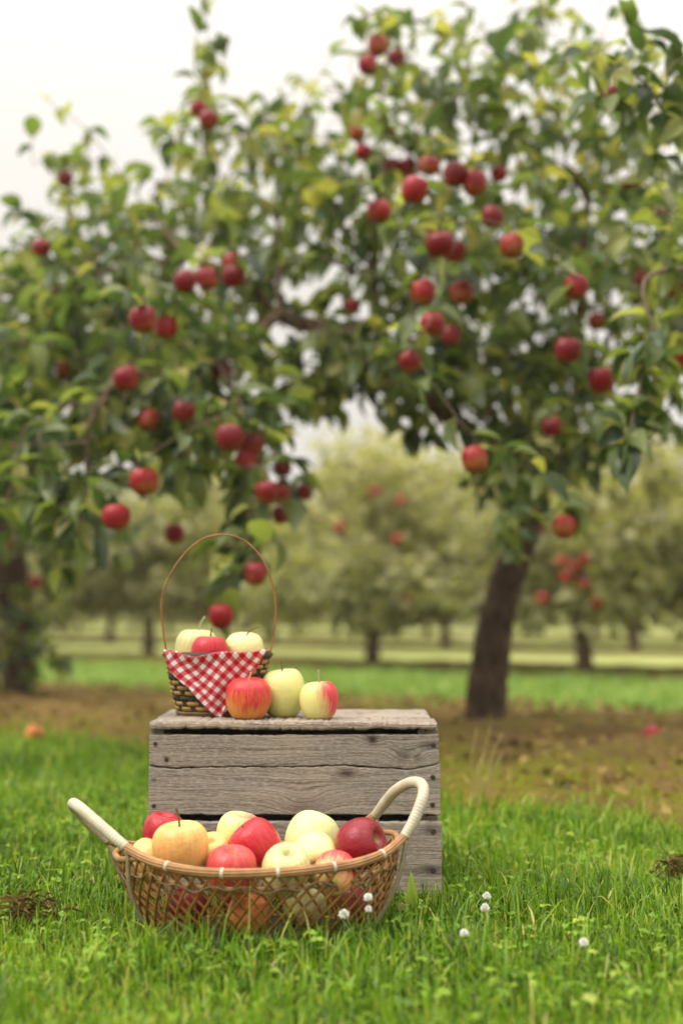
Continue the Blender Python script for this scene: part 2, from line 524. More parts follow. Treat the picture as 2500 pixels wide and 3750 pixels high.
def bark_mat(name='bark', g=1.0):
    m, nt = new_mat(name); t = NT(nt)
    pos = t.node('ShaderNodeTexCoord').outputs['Object']
    v = t.mapping(pos, (1, 1, 0.35))
    n1 = t.noise(v, 45.0, 6.0, 0.65, 0.6); n2 = t.noise(pos, 7.0, 4.0)
    c = t.mix(t.maprange(n1, 0.32, 0.68), (0.028 * g, 0.019 * g, 0.014 * g, 1), (0.15 * g, 0.095 * g, 0.063 * g, 1))
    c = t.mix(t.maprange(n2, 0.55, 0.72, 0, 0.6), c, (0.16, 0.12, 0.09, 1))
    p = t.node('ShaderNodeBsdfPrincipled', {'Base Color': c, 'Roughness': 0.9, 'Specular IOR Level': 0.2, 'Normal': t.bump(n1, 0.9, 0.02)})
    t.out(p.outputs[0]); return m
M_BARK = bark_mat()
M_LIMB = bark_mat('limb_bark', 2.4)  # paler young wood, with the sunlit look of the limbs in the colour
M_TWIG = plain_mat('twig_bark', (0.27, 0.185, 0.14), 0.7, 0.4, 80)

def grow_tree(trunk, limbs, attract, bf=0.25, r0=0.0016, p=2.05):
    """trunk: list of (point, radius); limbs: list of point lists, each starting near an existing node.
    The remaining points are joined to the skeleton, shortest wood first.  -> nodes, parent, radius"""
    nodes, par, path = [], [], []
    for i, (q, r) in enumerate(trunk):
        nodes.append(np.array(q)); par.append(i - 1)
        path.append(0 if i == 0 else path[-1] + np.linalg.norm(nodes[-1] - nodes[-2]))
    ntrunk = len(nodes)
    for lb in limbs:
        pts = catmull(lb, 4)
        d = [np.linalg.norm(pts[0] - q) for q in nodes]
        cur = int(np.argmin(d))
        for q in pts[(1 if d[cur] < 0.08 else 0):]:
            nodes.append(q); par.append(cur); path.append(path[cur] + np.linalg.norm(q - nodes[cur])); cur = len(nodes) - 1
    A = np.array(attract)
    skip = max(0, ntrunk - 1)
    N0 = np.array(nodes)[skip:]
    pl = np.array(path)[skip:]
    D = np.linalg.norm(A[:, None, :] - N0[None], axis=2) + bf * pl[None] * 0.3
    best = D.min(1); src = D.argmin(1) + skip
    todo = np.ones(len(A), bool)
    for _ in range(len(A)):
        i = int(np.argmin(np.where(todo, best, 1e9)))
        todo[i] = False
        k = int(src[i]); q = A[i]
        L_ = np.linalg.norm(q - nodes[k])
        # long joins get an arched midpoint
        if L_ > 0.22:
            mid = (q + nodes[k]) / 2 + np.array([rng.normal(0, 0.03), rng.normal(0, 0.03), 0.10 * L_])
            nodes.append(mid); par.append(k); path.append(path[k] + L_ / 2); k = len(nodes) - 1
        nodes.append(q); par.append(k); path.append(path[k] + L_)
        j = len(nodes) - 1
        d = np.linalg.norm(A - q, axis=1) + bf * path[j] * 0.3
        up = todo & (d < best)
        best[up] = d[up]; src[up] = j
    nodes = np.array(nodes); par = np.array(par)
    rad = np.zeros(len(nodes)); acc = np.zeros(len(nodes))
    for i in range(len(nodes) - 1, -1, -1):
        rad[i] = max(acc[i], r0 ** p) ** (1 / p)
        if par[i] >= 0: acc[par[i]] += rad[i] ** p
    for i, (q, r) in enumerate(trunk): rad[i] = r
    rad[ntrunk:] = np.minimum(rad[ntrunk:], trunk[-1][1] * 0.8)
    return nodes, par, rad, ntrunk

def tree_object(name, label, base, trunk, limbs, attract, leaf_len=0.08, spacing=0.019, n_leaf_parts=0, leaf_mat=None, droop=0.35, sides_twig=4, group=None, tint_shift=0.0, stations=4, up_bias=0.0, clear=None):
    root = empty(name, base)
    tag(root, label, 'tree', group)
    nodes, par, rad, nt_ = grow_tree(trunk, limbs, attract)
    org = Vector(base)
    # trunk
    tp = catmull([np.append(nodes[i], rad[i]) for i in range(nt_)], 6)
    ring = tp[:, :3]; rr = tp[:, 3] * (1 + 0.05 * np.sin(np.arange(len(tp)) * 1.3))
    co, f = tube_arrays(ring, rr, 16)
    co = co + rng.normal(0, 0.0035, co.shape)
    m = MB(); m.add(co, f); m.build('trunk', M_BARK, root, org)
    # chains
    ch = [[] for _ in nodes]
    for i, q in enumerate(par):
        if q >= 0: ch[q].append(i)
    twig = MB(); lv, lax, lr = [], [], []
    stack = [(i, c) for i in range(nt_) for c in ch[i] if c >= nt_]
    while stack:
        a, c = stack.pop()
        chain = [a, c]
        while True:
            k = ch[chain[-1]]
            if not k: break
            k = sorted(k, key=lambda q: -rad[q])
            for o_ in k[1:]: stack.append((chain[-1], o_))
            chain.append(k[0])
        r = rad[chain].copy(); r[0] = r[1] * 1.1
        pts = np.concatenate([nodes[chain], r[:, None]], 1)
        cm = catmull(pts, 3 if r[1] < 0.008 else 4)
        if r[1] > 0.011:
            co, f = tube_arrays(cm[:, :3] + rng.normal(0, 0.0015, (len(cm), 3)), np.maximum(cm[:, 3], 0.0013), 10)
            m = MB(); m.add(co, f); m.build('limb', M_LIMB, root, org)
        else:
            twig.add(*tube_arrays(cm[:, :3], np.maximum(cm[:, 3], 0.0011), sides_twig))
        # leaves along thin wood
        seg = np.diff(cm[:, :3], axis=0); sl = np.linalg.norm(seg, axis=1)
        phase = rng.random() * 6.28; acc = rng.random() * spacing
        for i in range(len(seg)):
            if cm[i, 3] > 0.0050 or sl[i] < 1e-5: continue
            s = acc
            while s < sl[i]:
                q = cm[i, :3] + seg[i] * (s / sl[i]); d = seg[i] / sl[i]
                phase += 2.4
                a0 = np.cross(d, [0.3, 0.2, 1.0]); a0 /= np.linalg.norm(a0) + 1e-9
                b0 = np.cross(d, a0)
                rd = a0 * math.cos(phase) + b0 * math.sin(phase)
                burst = 1 if rng.random() < 0.45 else int(rng.integers(2, 5))       # single leaves and spur clusters
                for b_ in range(burst):
                    rd = a0 * math.cos(phase + b_ * 2.1) + b0 * math.sin(phase + b_ * 2.1)
                    lv.append(q); lax.append(d * 0.45 + rd * 0.9 + np.array([0, 0, -droop + up_bias]) + rng.normal(0, 0.28, 3))
                s += spacing * rng.uniform(0.5, 1.5) * (0.6 + 0.62 * burst)
            acc = s - sl[i]
        for _ in range(3):
            d = seg[-1] / (sl[-1] + 1e-9)
            lv.append(cm[-1, :3]); lax.append(d + rng.normal(0, 0.45, 3) + np.array([0, 0, -0.15]))
    o = twig.build('twig_tangle', M_TWIG, root, org); o['kind'] = 'stuff'
    lv = np.array(lv); lax = np.array(lax); n = len(lv)
    up = np.array([0, 0, 1.0])[None] + rng.normal(0, 0.45, (n, 3))
    ln = leaf_len * rng.lognormal(0, 0.2, n).clip(0.6, 1.45); wd = ln * rng.uniform(0.40, 0.55, n)
    tint = (0.45 + tint_shift + rng.normal(0, 0.27, n)).clip(0.0, 0.9)
    tint[rng.random(n) < 0.012] = 0.97
    # short leaf stalk: leaf starts a little off the twig
    nax = lax / np.linalg.norm(lax, axis=1)[:, None]
    st = lv + nax * 0.012
    keep = np.ones(n, bool)
    zt_ = np.clip((lv[:, 2] - 1.55) / 0.6, 0, 1)         # open crown top; light through its leaves painted in as a paler tint
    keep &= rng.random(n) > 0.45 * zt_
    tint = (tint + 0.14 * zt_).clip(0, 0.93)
    hidden = ~keep
    if clear:            # most fruit hangs free of the leaves in front of it
        ctr = st + nax * (ln * 0.5)[:, None]
        px, py, dp = proj(ctr)
        ax_, ay_, ad_ = proj(np.array([list(c) for c, _ in clear]))
        for j in range(len(clear)):
            rr = clear[j][1] / 2 * FPX / S / ad_[j]
            hit = (np.hypot(px - ax_[j], py - ay_[j]) < rr * 1.6) & (dp < ad_[j] + 0.02) & (rng.random(n) < 0.92)
            keep &= ~hit
        hidden = ~keep
    if n_leaf_parts:
        px, py, dp = proj(st)
        inside = (px > 10) & (px < 1558) & (py > 10) & (py < 1500) & ~hidden
        order = np.argsort(np.where(inside, dp / ln, 1e9))[:n_leaf_parts]
        variants = []
        for c_ in (0.5, 0.9, 1.3):
            tv, tf = leaf_template(5, c_)
            variants.append(np_mesh('leaf', tv, tf)); variants[-1].materials.append(M_LEAF_ONE)
        for j in order:
            x = Vector(nax[j]); y = Vector(up[j]).cross(x).normalized(); z = x.cross(y)
            mt = Matrix((x, y, z)).transposed()
            link('leaf', variants[j % 3], None, root, Vector(lv[j]) - org, mt.to_euler(), (ln[j] * 1.05, wd[j] * 1.05, ln[j]))
        keep[order] = False
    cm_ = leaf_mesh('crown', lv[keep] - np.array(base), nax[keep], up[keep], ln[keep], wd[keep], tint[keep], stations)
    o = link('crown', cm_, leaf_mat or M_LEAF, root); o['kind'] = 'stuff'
    return root, nodes, rad

def blob_points(blobs):
    out = []
    for (cx, cy, rx, ry, Y, rY, n) in blobs:
        if Y > 4 and cy < 420: n = int(n * 1.0)        # the top of the crown is open
        k = 0
        while k < n:
            d = rng.normal(0, 1, 3); d /= np.linalg.norm(d); d *= rng.random() ** (1 / 2.4)
            q = P(cx + d[0] * rx, cy + d[1] * ry, Y + d[2] * rY)
            if q.z > 0.42: out.append(np.array(q)); k += 1
    return out

# ------------------------------------------------------------------ apples
def apple_profile():
    pr = [(0.0, .60), (.07, .615), (.15, .69), (.27, .82), (.42, .90), (.58, .895), (.75, .80), (.90, .60), (.98, .34), (1.0, .08),
          (.97, -.22), (.88, -.52), (.74, -.76), (.58, -.90), (.42, -.955), (.29, -.93), (.17, -.86), (.07, -.80), (0.0, -.785)]
    return pr

def apple_mesh(sides=32, per=2, lobe=0.03, seed=0):
    r_ = random.Random(seed)
    pr = catmull([Vector((a, b)) for a, b in apple_profile()], per)
    v, f = [], []
    ph = r_.random() * 6.28; sk = r_.uniform(-0.05, 0.05); sk2 = r_.uniform(-0.04, 0.04)
    n = len(pr)
    for i, (a, b) in enumerate(pr[1:-1]):
        for k in range(sides):
            th = 2 * math.pi * k / sides
            lo = 1 + lobe * math.cos(5 * th + ph) * (max(0, -b) ** 1.5 + 0.5 * max(0, b - 0.5)) + sk * math.cos(th + 1) * 0.5 + sk2 * math.cos(2 * th)
            v.append((a * lo * math.cos(th), a * lo * math.sin(th), b * (1 + 0.05 * math.cos(th + ph) * (1 if b > 0 else 0.4)) + lobe * 0.7 * math.cos(5 * th + ph) * max(0, -b) ** 4))
    m_ = n - 2
    for i in range(m_ - 1):
        for k in range(sides):
            l = (k + 1) % sides
            f.append((i * sides + k, (i + 1) * sides + k, (i + 1) * sides + l, i * sides + l))
    t = len(v); v.append((0, 0, pr[0][1])); v.append((0, 0, pr[-1][1]))
    for k in range(sides):
        l = (k + 1) % sides
        f.append((t, k, l)); f.append((t + 1, (m_ - 1) * sides + l, (m_ - 1) * sides + k))
    me = bpy.data.meshes.new('apple_skin')
    me.from_pydata(v, [], f)
    me.polygons.foreach_set('use_smooth', [True] * len(f))
    me.update()
    return me

def apple_mat(name, base, blush, direc=(0, 0, 1), cover=0.5, soft=0.5, streak=0.35, tip=None, rough=0.28, noise_amt=0.5, deep=None):
    m, nt = new_mat(name); t = NT(nt)
    tc = t.node('ShaderNodeTexCoord').outputs['Object']
    oi = t.node('ShaderNodeObjectInfo').outputs['Random']
    nn = t.vmath('NORMALIZE', tc).outputs[0]
    dv = Vector(direc).normalized()
    dot = t.node('ShaderNodeVectorMath', {0: nn, 1: tuple(dv)}, operation='DOT_PRODUCT').outputs['Value']
    sp = t.node('ShaderNodeSeparateXYZ', {0: tc})
    ang = t.math('ARCTAN2', sp.outputs['Y'], sp.outputs['X'])
    # streaks run along the meridians: cos/sin of the angle keeps them seamless
    ca = t.math('COSINE', ang); sa = t.math('SINE', ang)
    vec = t.node('ShaderNodeCombineXYZ', {'X': t.math('MULTIPLY', ca, 7.0), 'Y': t.math('MULTIPLY', sa, 7.0), 'Z': t.math('MULTIPLY_ADD', sp.outputs['Z'], 0.9, t.math('MULTIPLY', oi, 30.0))}).outputs[0]
    st = t.noise(vec, 1.6, 4.0, 0.6)
    off = t.node('ShaderNodeVectorMath', {0: tc}, operation='ADD'); t.set(off.inputs[1], t.node('ShaderNodeCombineXYZ', {'X': t.math('MULTIPLY', oi, 17.0)}).outputs[0])
    blot = t.noise(off.outputs[0], 1.3, 3.0)
    val = t.math('ADD', dot, t.math('MULTIPLY', t.math('SUBTRACT', blot, 0.5), noise_amt * 3.0))
    val = t.math('ADD', val, t.math('MULTIPLY', t.math('SUBTRACT', st, 0.5), streak * 3.0))
    lo = 1.0 - 2.0 * cover - soft
    mask = t.maprange(val, lo, lo + 2 * soft, 0, 1, True)
    b = rgb(base)
    # greener hollow round the stem
    hol = t.maprange(t.math('SQRT', t.math('ADD', t.math('POWER', sp.outputs['X'], 2.0), t.math('POWER', sp.outputs['Y'], 2.0))), 0.08, 0.45, 0.55, 0.0, True)
    top = t.math('MULTIPLY', hol, t.maprange(sp.outputs['Z'], 0.0, 0.5))
    c = t.mix(t.maprange(st, 0.35, 0.7, 0.0, 0.7 * min(streak, 0.4)), b, rgb(tuple(q * w for q, w in zip(base, (1.05, 0.93, 0.7)))))
    c = t.mix(top, c, (0.30, 0.34, 0.07, 1))
    bl = t.mix(t.maprange(st, 0.35, 0.65), rgb(blush), rgb(deep or tuple(q * 0.62 for q in blush)))
    c = t.mix(mask, c, bl)
    rus = t.math('MULTIPLY', t.maprange(t.math('ADD', hol, t.math('MULTIPLY', t.math('SUBTRACT', st, 0.5), 0.7)), 0.28, 0.5), t.maprange(sp.outputs['Z'], 0.3, 0.6, 0.0, 0.65))
    c = t.mix(rus, c, (0.33, 0.24, 0.09, 1))
    spot = t.maprange(t.noise(off.outputs[0], 5.5, 2.0), 0.70, 0.76, 0.0, 0.45)
    c = t.mix(spot, c, t.mix(1.0, c, (0.55, 0.42, 0.3, 1), 'MULTIPLY'))
    vo = t.node('ShaderNodeTexVoronoi', {'Vector': tc, 'Scale': 11.0})
    dots = t.maprange(vo.outputs['Distance'], 0.06, 0.13, 0.8, 0.0)
    c = t.mix(dots, c, t.mix(0.35, c, (0.8, 0.68, 0.42, 1)))
    p = t.node('ShaderNodeBsdfPrincipled', {'Base Color': c, 'Roughness': t.maprange(blot, 0.3, 0.7, rough - 0.04, rough + 0.10), 'Specular IOR Level': 0.38, 'Normal': t.bump(t.math('ADD', t.noise(off.outputs[0], 9.0, 4.0, 0.6), t.math('MULTIPLY', blot, 2.0)), 0.12, 0.06)})
    p.inputs['Subsurface Weight'].default_value = 0.08
    p.inputs['Subsurface Radius'].default_value = (0.3, 0.15, 0.05)
    p.inputs['Subsurface Scale'].default_value = 0.02
    t.out(p.outputs[0]); return m

M_STEM = plain_mat('apple_stem', (0.20, 0.13, 0.06), 0.7, 0.4, 200)
M_STEM_PALE = plain_mat('pale_apple_stem', (0.42, 0.40, 0.20), 0.7, 0.3, 200)
M_CALYX = plain_mat('apple_calyx', (0.10, 0.08, 0.04), 0.9, 0.4, 200)
APPLE_MESHES = [apple_mesh(36, 3, 0.03, s) for s in range(4)]
CALYX_ME = None
def calyx_mesh():
    m = MB()
    for k in range(5):
        a = k * 2 * math.pi / 5
        m.add([(0.02 * math.cos(a - 1), 0.02 * math.sin(a - 1), -0.80), (0.02 * math.cos(a + 1), 0.02 * math.sin(a + 1), -0.80),
               (0.10 * math.cos(a + .25), 0.10 * math.sin(a + .25), -0.89), (0.12 * math.cos(a), 0.12 * math.sin(a), -0.95), (0.10 * math.cos(a - .25), 0.10 * math.sin(a - .25), -0.89)], [(0, 1, 2, 3, 4)])
    me = bpy.data.meshes.new('calyx'); me.from_pydata(m.v, [], m.f); me.update(); me.materials.append(M_CALYX)
    return me
CALYX_ME = calyx_mesh()
_skin_cache = {}
def skin(var, mat):
    k = (var, mat.name)
    if k not in _skin_cache:
        me = APPLE_MESHES[var].copy(); me.materials.clear(); me.materials.append(mat); _skin_cache[k] = me
    return _skin_cache[k]

def stem_mesh(bend, length, fat=0.045):
    pts = [(0, 0, 0.58), (bend * 0.1, 0, 0.58 + length * 0.35), (bend * 0.4, 0, 0.58 + length * 0.7), (bend, 0.02, 0.58 + length)]
    path = catmull([Vector(p) for p in pts], 4)
    rr = np.linspace(fat, fat * 0.8, len(path)); rr[-2:] *= 1.35
    co, f = tube_arrays(path, rr, 6)
    me = bpy.data.meshes.new('stem'); me.from_pydata([tuple(c) for c in co], [], f)
    me.polygons.foreach_set('use_smooth', [True] * len(f)); me.update()
    return me

def make_apple(label, centre, dia, mat, var=0, hw=0.92, rot=(0, 0, 0), stem=None, stem_mat=None, calyx=False, group=None, rest_z=None, stem_fat=0.045):
    """apple of diameter dia; hw is height / width"""
    r = dia / 2
    k = hw / 0.925
    z = centre[2]
    if rest_z is not None: z = rest_z + 0.95 * r * k
    root = empty('apple', (centre[0], centre[1], z - 0.9 * r * k))
    tag(root, label, 'apple', group)
    off = (0, 0, 0.9 * r * k)
    sc = (r, r, r * k)
    link('skin', skin(var, mat), None, root, off, rot, sc)
    if stem:
        link('stem', stem_mesh(stem[0], stem[1], stem_fat), stem_mat or M_STEM, root, off, rot, sc)
    if calyx:
        link('calyx', CALYX_ME, None, root, off, rot, sc)
    return root

# ------------------------------------------------------------------ crate
KNOTS = [  # x, z, half-width, half-height, push of the grain, dark core   (crate coordinates, front face)
    (0.0505, 0.2615, 0.009, 0.011, 0.010, 1.0), (0.1000, 0.2335, 0.014, 0.013, 0.016, 0.55), (0.1230, 0.2310, 0.009, 0.009, 0.010, 0.5),
    (0.0080, 0.2060, 0.016, 0.008, 0.010, 0.9), (-0.0600, 0.1530, 0.024, 0.018, 0.020, 0.45), (-0.2830, 0.2290, 0.004, 0.005, 0.003, 0.9),
    (0.143, 0.252, 0.016, 0.008, 0.004, 0.6), (0.143, 0.115, 0.014, 0.007, 0.003, 0.7), (0.143, 0.053, 0.018, 0.008, 0.003, 0.8)]

def wood_mat():
    m, nt = new_mat('weathered_wood'); t = NT(nt)
    pos = t.node('ShaderNodeNewGeometry').outputs['Position']
    oi = t.node('ShaderNodeObjectInfo').outputs['Random']
    sp = t.node('ShaderNodeSeparateXYZ', {0: pos})
    x, y, z = sp.outputs
    zz = z; core = None
    for (kx, kz, sx, sz, push, dark) in KNOTS:
        dx = t.math('DIVIDE', t.math('SUBTRACT', x, kx), sx * 1.7); dz = t.math('DIVIDE', t.math('SUBTRACT', z, kz), sz * 1.3)
        r2 = t.math('ADD', t.math('MULTIPLY', dx, dx), t.math('MULTIPLY', dz, dz))
        e = t.math('POWER', 2.718, t.math('MULTIPLY', r2, -0.8))
        zz = t.math('ADD', zz, t.math('MULTIPLY', e, push))
        cd = t.math('MULTIPLY', t.math('POWER', 2.718, t.math('MULTIPLY', r2, -2.6)), dark)
        core = cd if core is None else t.math('MAXIMUM', core, cd)
    wob = t.noise(t.node('ShaderNodeCombineXYZ', {'X': t.math('MULTIPLY', x, 5.0), 'Y': t.math('MULTIPLY', oi, 9.0), 'Z': t.math('MULTIPLY', z, 22.0)}).outputs[0], 1.0, 3.0)
    zz2 = t.math('ADD', zz, t.math('MULTIPLY', wob, 0.022))
    depth = t.math('MULTIPLY', y, 1.0)
    v1 = t.node('ShaderNodeCombineXYZ', {'X': t.math('MULTIPLY', x, 3.2), 'Y': t.math('MULTIPLY', depth, 130.0), 'Z': t.math('MULTIPLY', zz2, 210.0)}).outputs[0]
    g1 = t.noise(v1, 1.0, 4.0, 0.55)
    v2 = t.node('ShaderNodeCombineXYZ', {'X': t.math('MULTIPLY', x, 22.0), 'Y': t.math('MULTIPLY', depth, 420.0), 'Z': t.math('MULTIPLY', zz2, 520.0)}).outputs[0]
    g2 = t.noise(v2, 1.0, 4.0, 0.6)
    v3 = t.node('ShaderNodeCombineXYZ', {'X': t.math('MULTIPLY', x, 110.0), 'Y': t.math('MULTIPLY', depth, 300.0), 'Z': t.math('MULTIPLY', z, 420.0)}).outputs[0]
    g3 = t.noise(v3, 1.0, 3.0, 0.6)
    rings = t.math('SINE', t.math('MULTIPLY_ADD', zz2, 1150.0, t.math('MULTIPLY', g1, 9.0)))
    stain = t.noise(t.node('ShaderNodeCombineXYZ', {'X': t.math('MULTIPLY', x, 9.0), 'Y': t.math('MULTIPLY', oi, 5.0), 'Z': t.math('MULTIPLY', z, 14.0)}).outputs[0], 1.0, 4.0)
    c = t.mix(t.maprange(g1, 0.3, 0.7), (0.150, 0.125, 0.104, 1), (0.335, 0.290, 0.245, 1))
    c = t.mix(t.maprange(stain, 0.4, 0.68), c, t.mix(1.0, c, (1.28, 1.2, 1.1, 1), 'MULTIPLY'))
    c = t.mix(t.maprange(g3, 0.45, 0.66, 0.0, 0.6), c, (0.48, 0.42, 0.36, 1))
    c = t.mix(t.maprange(rings, 0.80, 1.0, 0.0, 0.38), c, (0.10, 0.073, 0.056, 1))
    c = t.mix(t.maprange(g2, 0.58, 0.70, 0.0, 0.8), c, (0.06, 0.045, 0.036, 1))
    c = t.mix(t.math('MULTIPLY', core, 0.95, clamp=True), c, (0.022, 0.015, 0.010, 1))
    c = t.mix(t.math('MULTIPLY', oi, 0.25), c, t.mix(1.0, c, (0.72, 0.74, 0.76, 1), 'MULTIPLY'))
    h = t.math('SUBTRACT', t.math('ADD', t.math('MULTIPLY', g1, 0.6), t.math('MULTIPLY', g3, 0.35)), t.math('MULTIPLY', t.maprange(g2, 0.58, 0.72), 0.6))
    h = t.math('SUBTRACT', h, t.math('MULTIPLY', t.maprange(rings, 0.6, 1.0), 0.25))
    h = t.math('SUBTRACT', h, t.math('MULTIPLY', core, 1.2))
    p = t.node('ShaderNodeBsdfPrincipled', {'Base Color': c, 'Roughness': 0.88, 'Specular IOR Level': 0.2, 'Normal': t.bump(h, 0.45, 0.002)})
    t.out(p.outputs[0]); return m
M_WOOD = wood_mat()
M_NAIL = plain_mat('rusty_nail', (0.055, 0.035, 0.028), 0.75, 0.5, 300, 0.4)
M_NAIL_GREY = plain_mat('grey_nail', (0.22, 0.21, 0.19), 0.5, 0.3, 300)

def plank(name, x0, x1, y0, y1, zt, zb, parent, org, seg=70, rough=0.0006, axis='x', rnd=0.0025, end_rough=0.001, seed=0):
    """sawn board: zt / zb are heights or functions along the board; edges slightly chewed"""
    r_ = np.random.default_rng(seed + 11)
    fz = lambda q, s: q(s) if callable(q) else q
    xs = np.linspace(x0, x1, seg)
    def rough_line(a):
        w = r_.normal(0, 1, seg + 8)
        w = np.convolve(w, np.ones(5) / 5, 'same')[4:-4]
        chips = (r_.random(seg) < 0.06) * r_.random(seg) * 2.5
        return (w * 1.2 + r_.normal(0, 0.5, seg) - chips) * a
    nt1, nb1, nf1, nf2 = rough_line(rough), rough_line(rough), rough_line(rough * 0.7), rough_line(rough * 0.7)
    v = []
    for i, s in enumerate(xs):
        e0 = 0.0
        a = fz(zt, s) + nt1[i]; b = fz(zb, s) - nb1[i]
        prof = [(y0 + rnd, a), (y0 + rnd * .3 + abs(nf1[i]) * .6, a - rnd * .35), (y0 - nf1[i] * .3, a - rnd), (y0, (a * 2 + b) / 3), (y0, (a + 2 * b) / 3), (y0 - nf2[i] * .3, b + rnd), (y0 + rnd * .3 + abs(nf2[i]) * .6, b + rnd * .35), (y0 + rnd, b), (y1 - rnd, b), (y1, b + rnd), (y1, a - rnd), (y1 - rnd, a)]
        for (yy, zz) in prof:
            dx = 0
            if i == 0: dx = abs(r_.normal(0, end_rough))
            if i == seg - 1: dx = -abs(r_.normal(0, end_rough))
            v.append((s + dx, yy, zz) if axis == 'x' else (yy, s + dx, zz))
    k = 12
    f = []
    for i in range(seg - 1):
        for j in range(k):
            l = (j + 1) % k
            q = (i * k + j, i * k + l, (i + 1) * k + l, (i + 1) * k + j)
            f.append(q if axis == 'x' else q[::-1])
    c0 = tuple(range(k)); c1 = tuple((seg - 1) * k + j for j in range(k))
    f.append(c0[::-1] if axis == 'x' else c0); f.append(c1 if axis == 'x' else c1[::-1])
    m = MB(); m.add(v, f)
    return m.build(name, M_WOOD, parent, org, smooth=False)

crate_o = Vector(((CRATE_X0 + CRATE_X1) / 2, (CRATE_Y0 + CRATE_Y1) / 2, 0))
crate = tag(empty('wooden_crate', crate_o), 'weathered grey wooden crate with a cracked front board, standing in the grass', 'crate')
def cpx(px): return CRATE_X0 + (px - 65) / (1455 - 65) * (CRATE_X1 - CRATE_X0)
_ck = [(-100, 324), (65, 327), (130, 333), (200, 337), (330, 333), (500, 328), (650, 330), (800, 328), (1000, 322), (1110, 331), (1220, 337), (1310, 343), (1380, 328), (1455, 316), (1600, 312)]
_ckx = [cpx(a) for a, b in _ck]; _ckz = [0.464 - ((2550 + b / 1.3067) - 2250) / 2235.0 for a, b in _ck]
def crack(s): return float(np.interp(s, _ckx, _ckz)) + 0.0005 * math.sin(s * 170) + 0.0003 * math.sin(s * 410)
X0, X1, Y0, Y1 = CRATE_X0, CRATE_X1, CRATE_Y0, CRATE_Y1
plank('plank', X0 + 0.0005, X1 - 0.001, Y0, Y0 + 0.012, lambda s: 0.2690 + 0.0006 * math.sin(s * 13), lambda s: crack(s) + 0.0006 + 0.0008 * abs(math.sin(s * 9 + 1)), crate, crate_o, 110, 0.0005, rnd=0.0018, seed=1)
plank('plank', X0, X1 + 0.001, Y0 + 0.0004, Y0 + 0.0122, lambda s: crack(s) - 0.0004, 0.1405, crate, crate_o, 110, 0.0006, rnd=0.0018, seed=2)
plank('plank', X0 - 0.0005, X1 + 0.003, Y0 + 0.0008, Y0 + 0.0126, 0.1300, 0.012, crate, crate_o, 110, 0.0006, seed=3)
plank('plank', X0, X1, Y1 - 0.012, Y1, 0.2725, 0.145, crate, crate_o, 40, seed=4)
plank('plank', X0, X1, Y1 - 0.012, Y1, 0.1300, 0.012, crate, crate_o, 40, seed=5)
# top boards run the length of the crate
plank('top_board', X0 + 0.001, X1 - 0.0025, Y0 - 0.004, 2.4290, lambda s: 0.2898 - 0.0012 * math.sin(s * 7), lambda s: 0.2775 + 0.0008 * math.sin(s * 21), crate, crate_o, 120, 0.0011, rnd=0.0038, end_rough=0.0025, seed=6)
plank('top_board', X0 + 0.002, X1 - 0.0080, 2.4315, 2.5280, 0.2902, 0.2778, crate, crate_o, 60, 0.0006, seed=7)
plank('top_board', X0 + 0.001, X1 - 0.0060, 2.5310, Y1 + 0.002, 0.2898, 0.2778, crate, crate_o, 60, 0.0006, seed=8)
plank('floor_board', X0 + 0.023, X1 - 0.023, Y0 + 0.0135, 2.475, 0.014, 0.002, crate, crate_o, 12, seed=9)
plank('floor_board', X0 + 0.023, X1 - 0.023, 2.48, Y1 - 0.0135, 0.014, 0.002, crate, crate_o, 12, seed=10)
plank('end_panel', Y0 + 0.0135, Y1 - 0.0125, X0 + 0.0008, X0 + 0.0225, 0.2768, 0.138, crate, crate_o, 30, axis='y', seed=12)
plank('end_panel', Y0 + 0.0135, Y1 - 0.0125, X0 + 0.0008, X0 + 0.0225, 0.1365, 0.006, crate, crate_o, 30, axis='y', seed=13)
plank('end_panel', Y0 + 0.0135, Y1 - 0.0125, X1 - 0.0215, X1 - 0.0008, 0.2768, 0.138, crate, crate_o, 30, axis='y', seed=14)
plank('end_panel', Y0 + 0.0135, Y1 - 0.0125, X1 - 0.0215, X1 - 0.0008, 0.1365, 0.006, crate, crate_o, 30, axis='y', seed=15)
plank('cleat', Y0 + 0.0135, Y0 + 0.036, X1 - 0.0345, X1 - 0.0222, 0.2765, 0.016, crate, crate_o, 6, axis='y', seed=16)
plank('cleat', Y0 + 0.0135, Y0 + 0.036, X0 + 0.0235, X0 + 0.034, 0.2700, 0.016, crate, crate_o, 6, axis='y', seed=17)
def nail(px, py, r, mat=None):
    x = cpx(px); z = 0.464 - ((2550 + py / 1.3067) - 2250) / 2235.0
    m = MB()
    n = 10
    v = []
    for j, (rr, yy) in enumerate([(1.0, 0.0005), (1.0, -0.0007), (0.75, -0.0012)]):
        for k in range(n):
            a = 2 * math.pi * k / n
            v.append((x + r * rr * math.cos(a), Y0 + yy, z + r * rr * math.sin(a)))
    f = [tuple(range(2 * n, 3 * n))]
    for j in range(2):
        for k in range(n):
            l = (k + 1) % n
            f.append((j * n + k, j * n + l, (j + 1) * n + l, (j + 1) * n + k))
    m.add(v, f)
    return m.build('nail', mat or M_NAIL, crate, crate_o, smooth=False)
for (a, b, r) in [(97, 220, .0034), (150, 295, .0030), (92, 510, .0034), (1425, 226, .0040), (1422, 377, .0040), (1420, 506, .0040), (1422, 630, .0042), (1422, 810, .0044)]:
    nail(a, b, r)
nail(90, 382, .0033, M_NAIL_GREY)

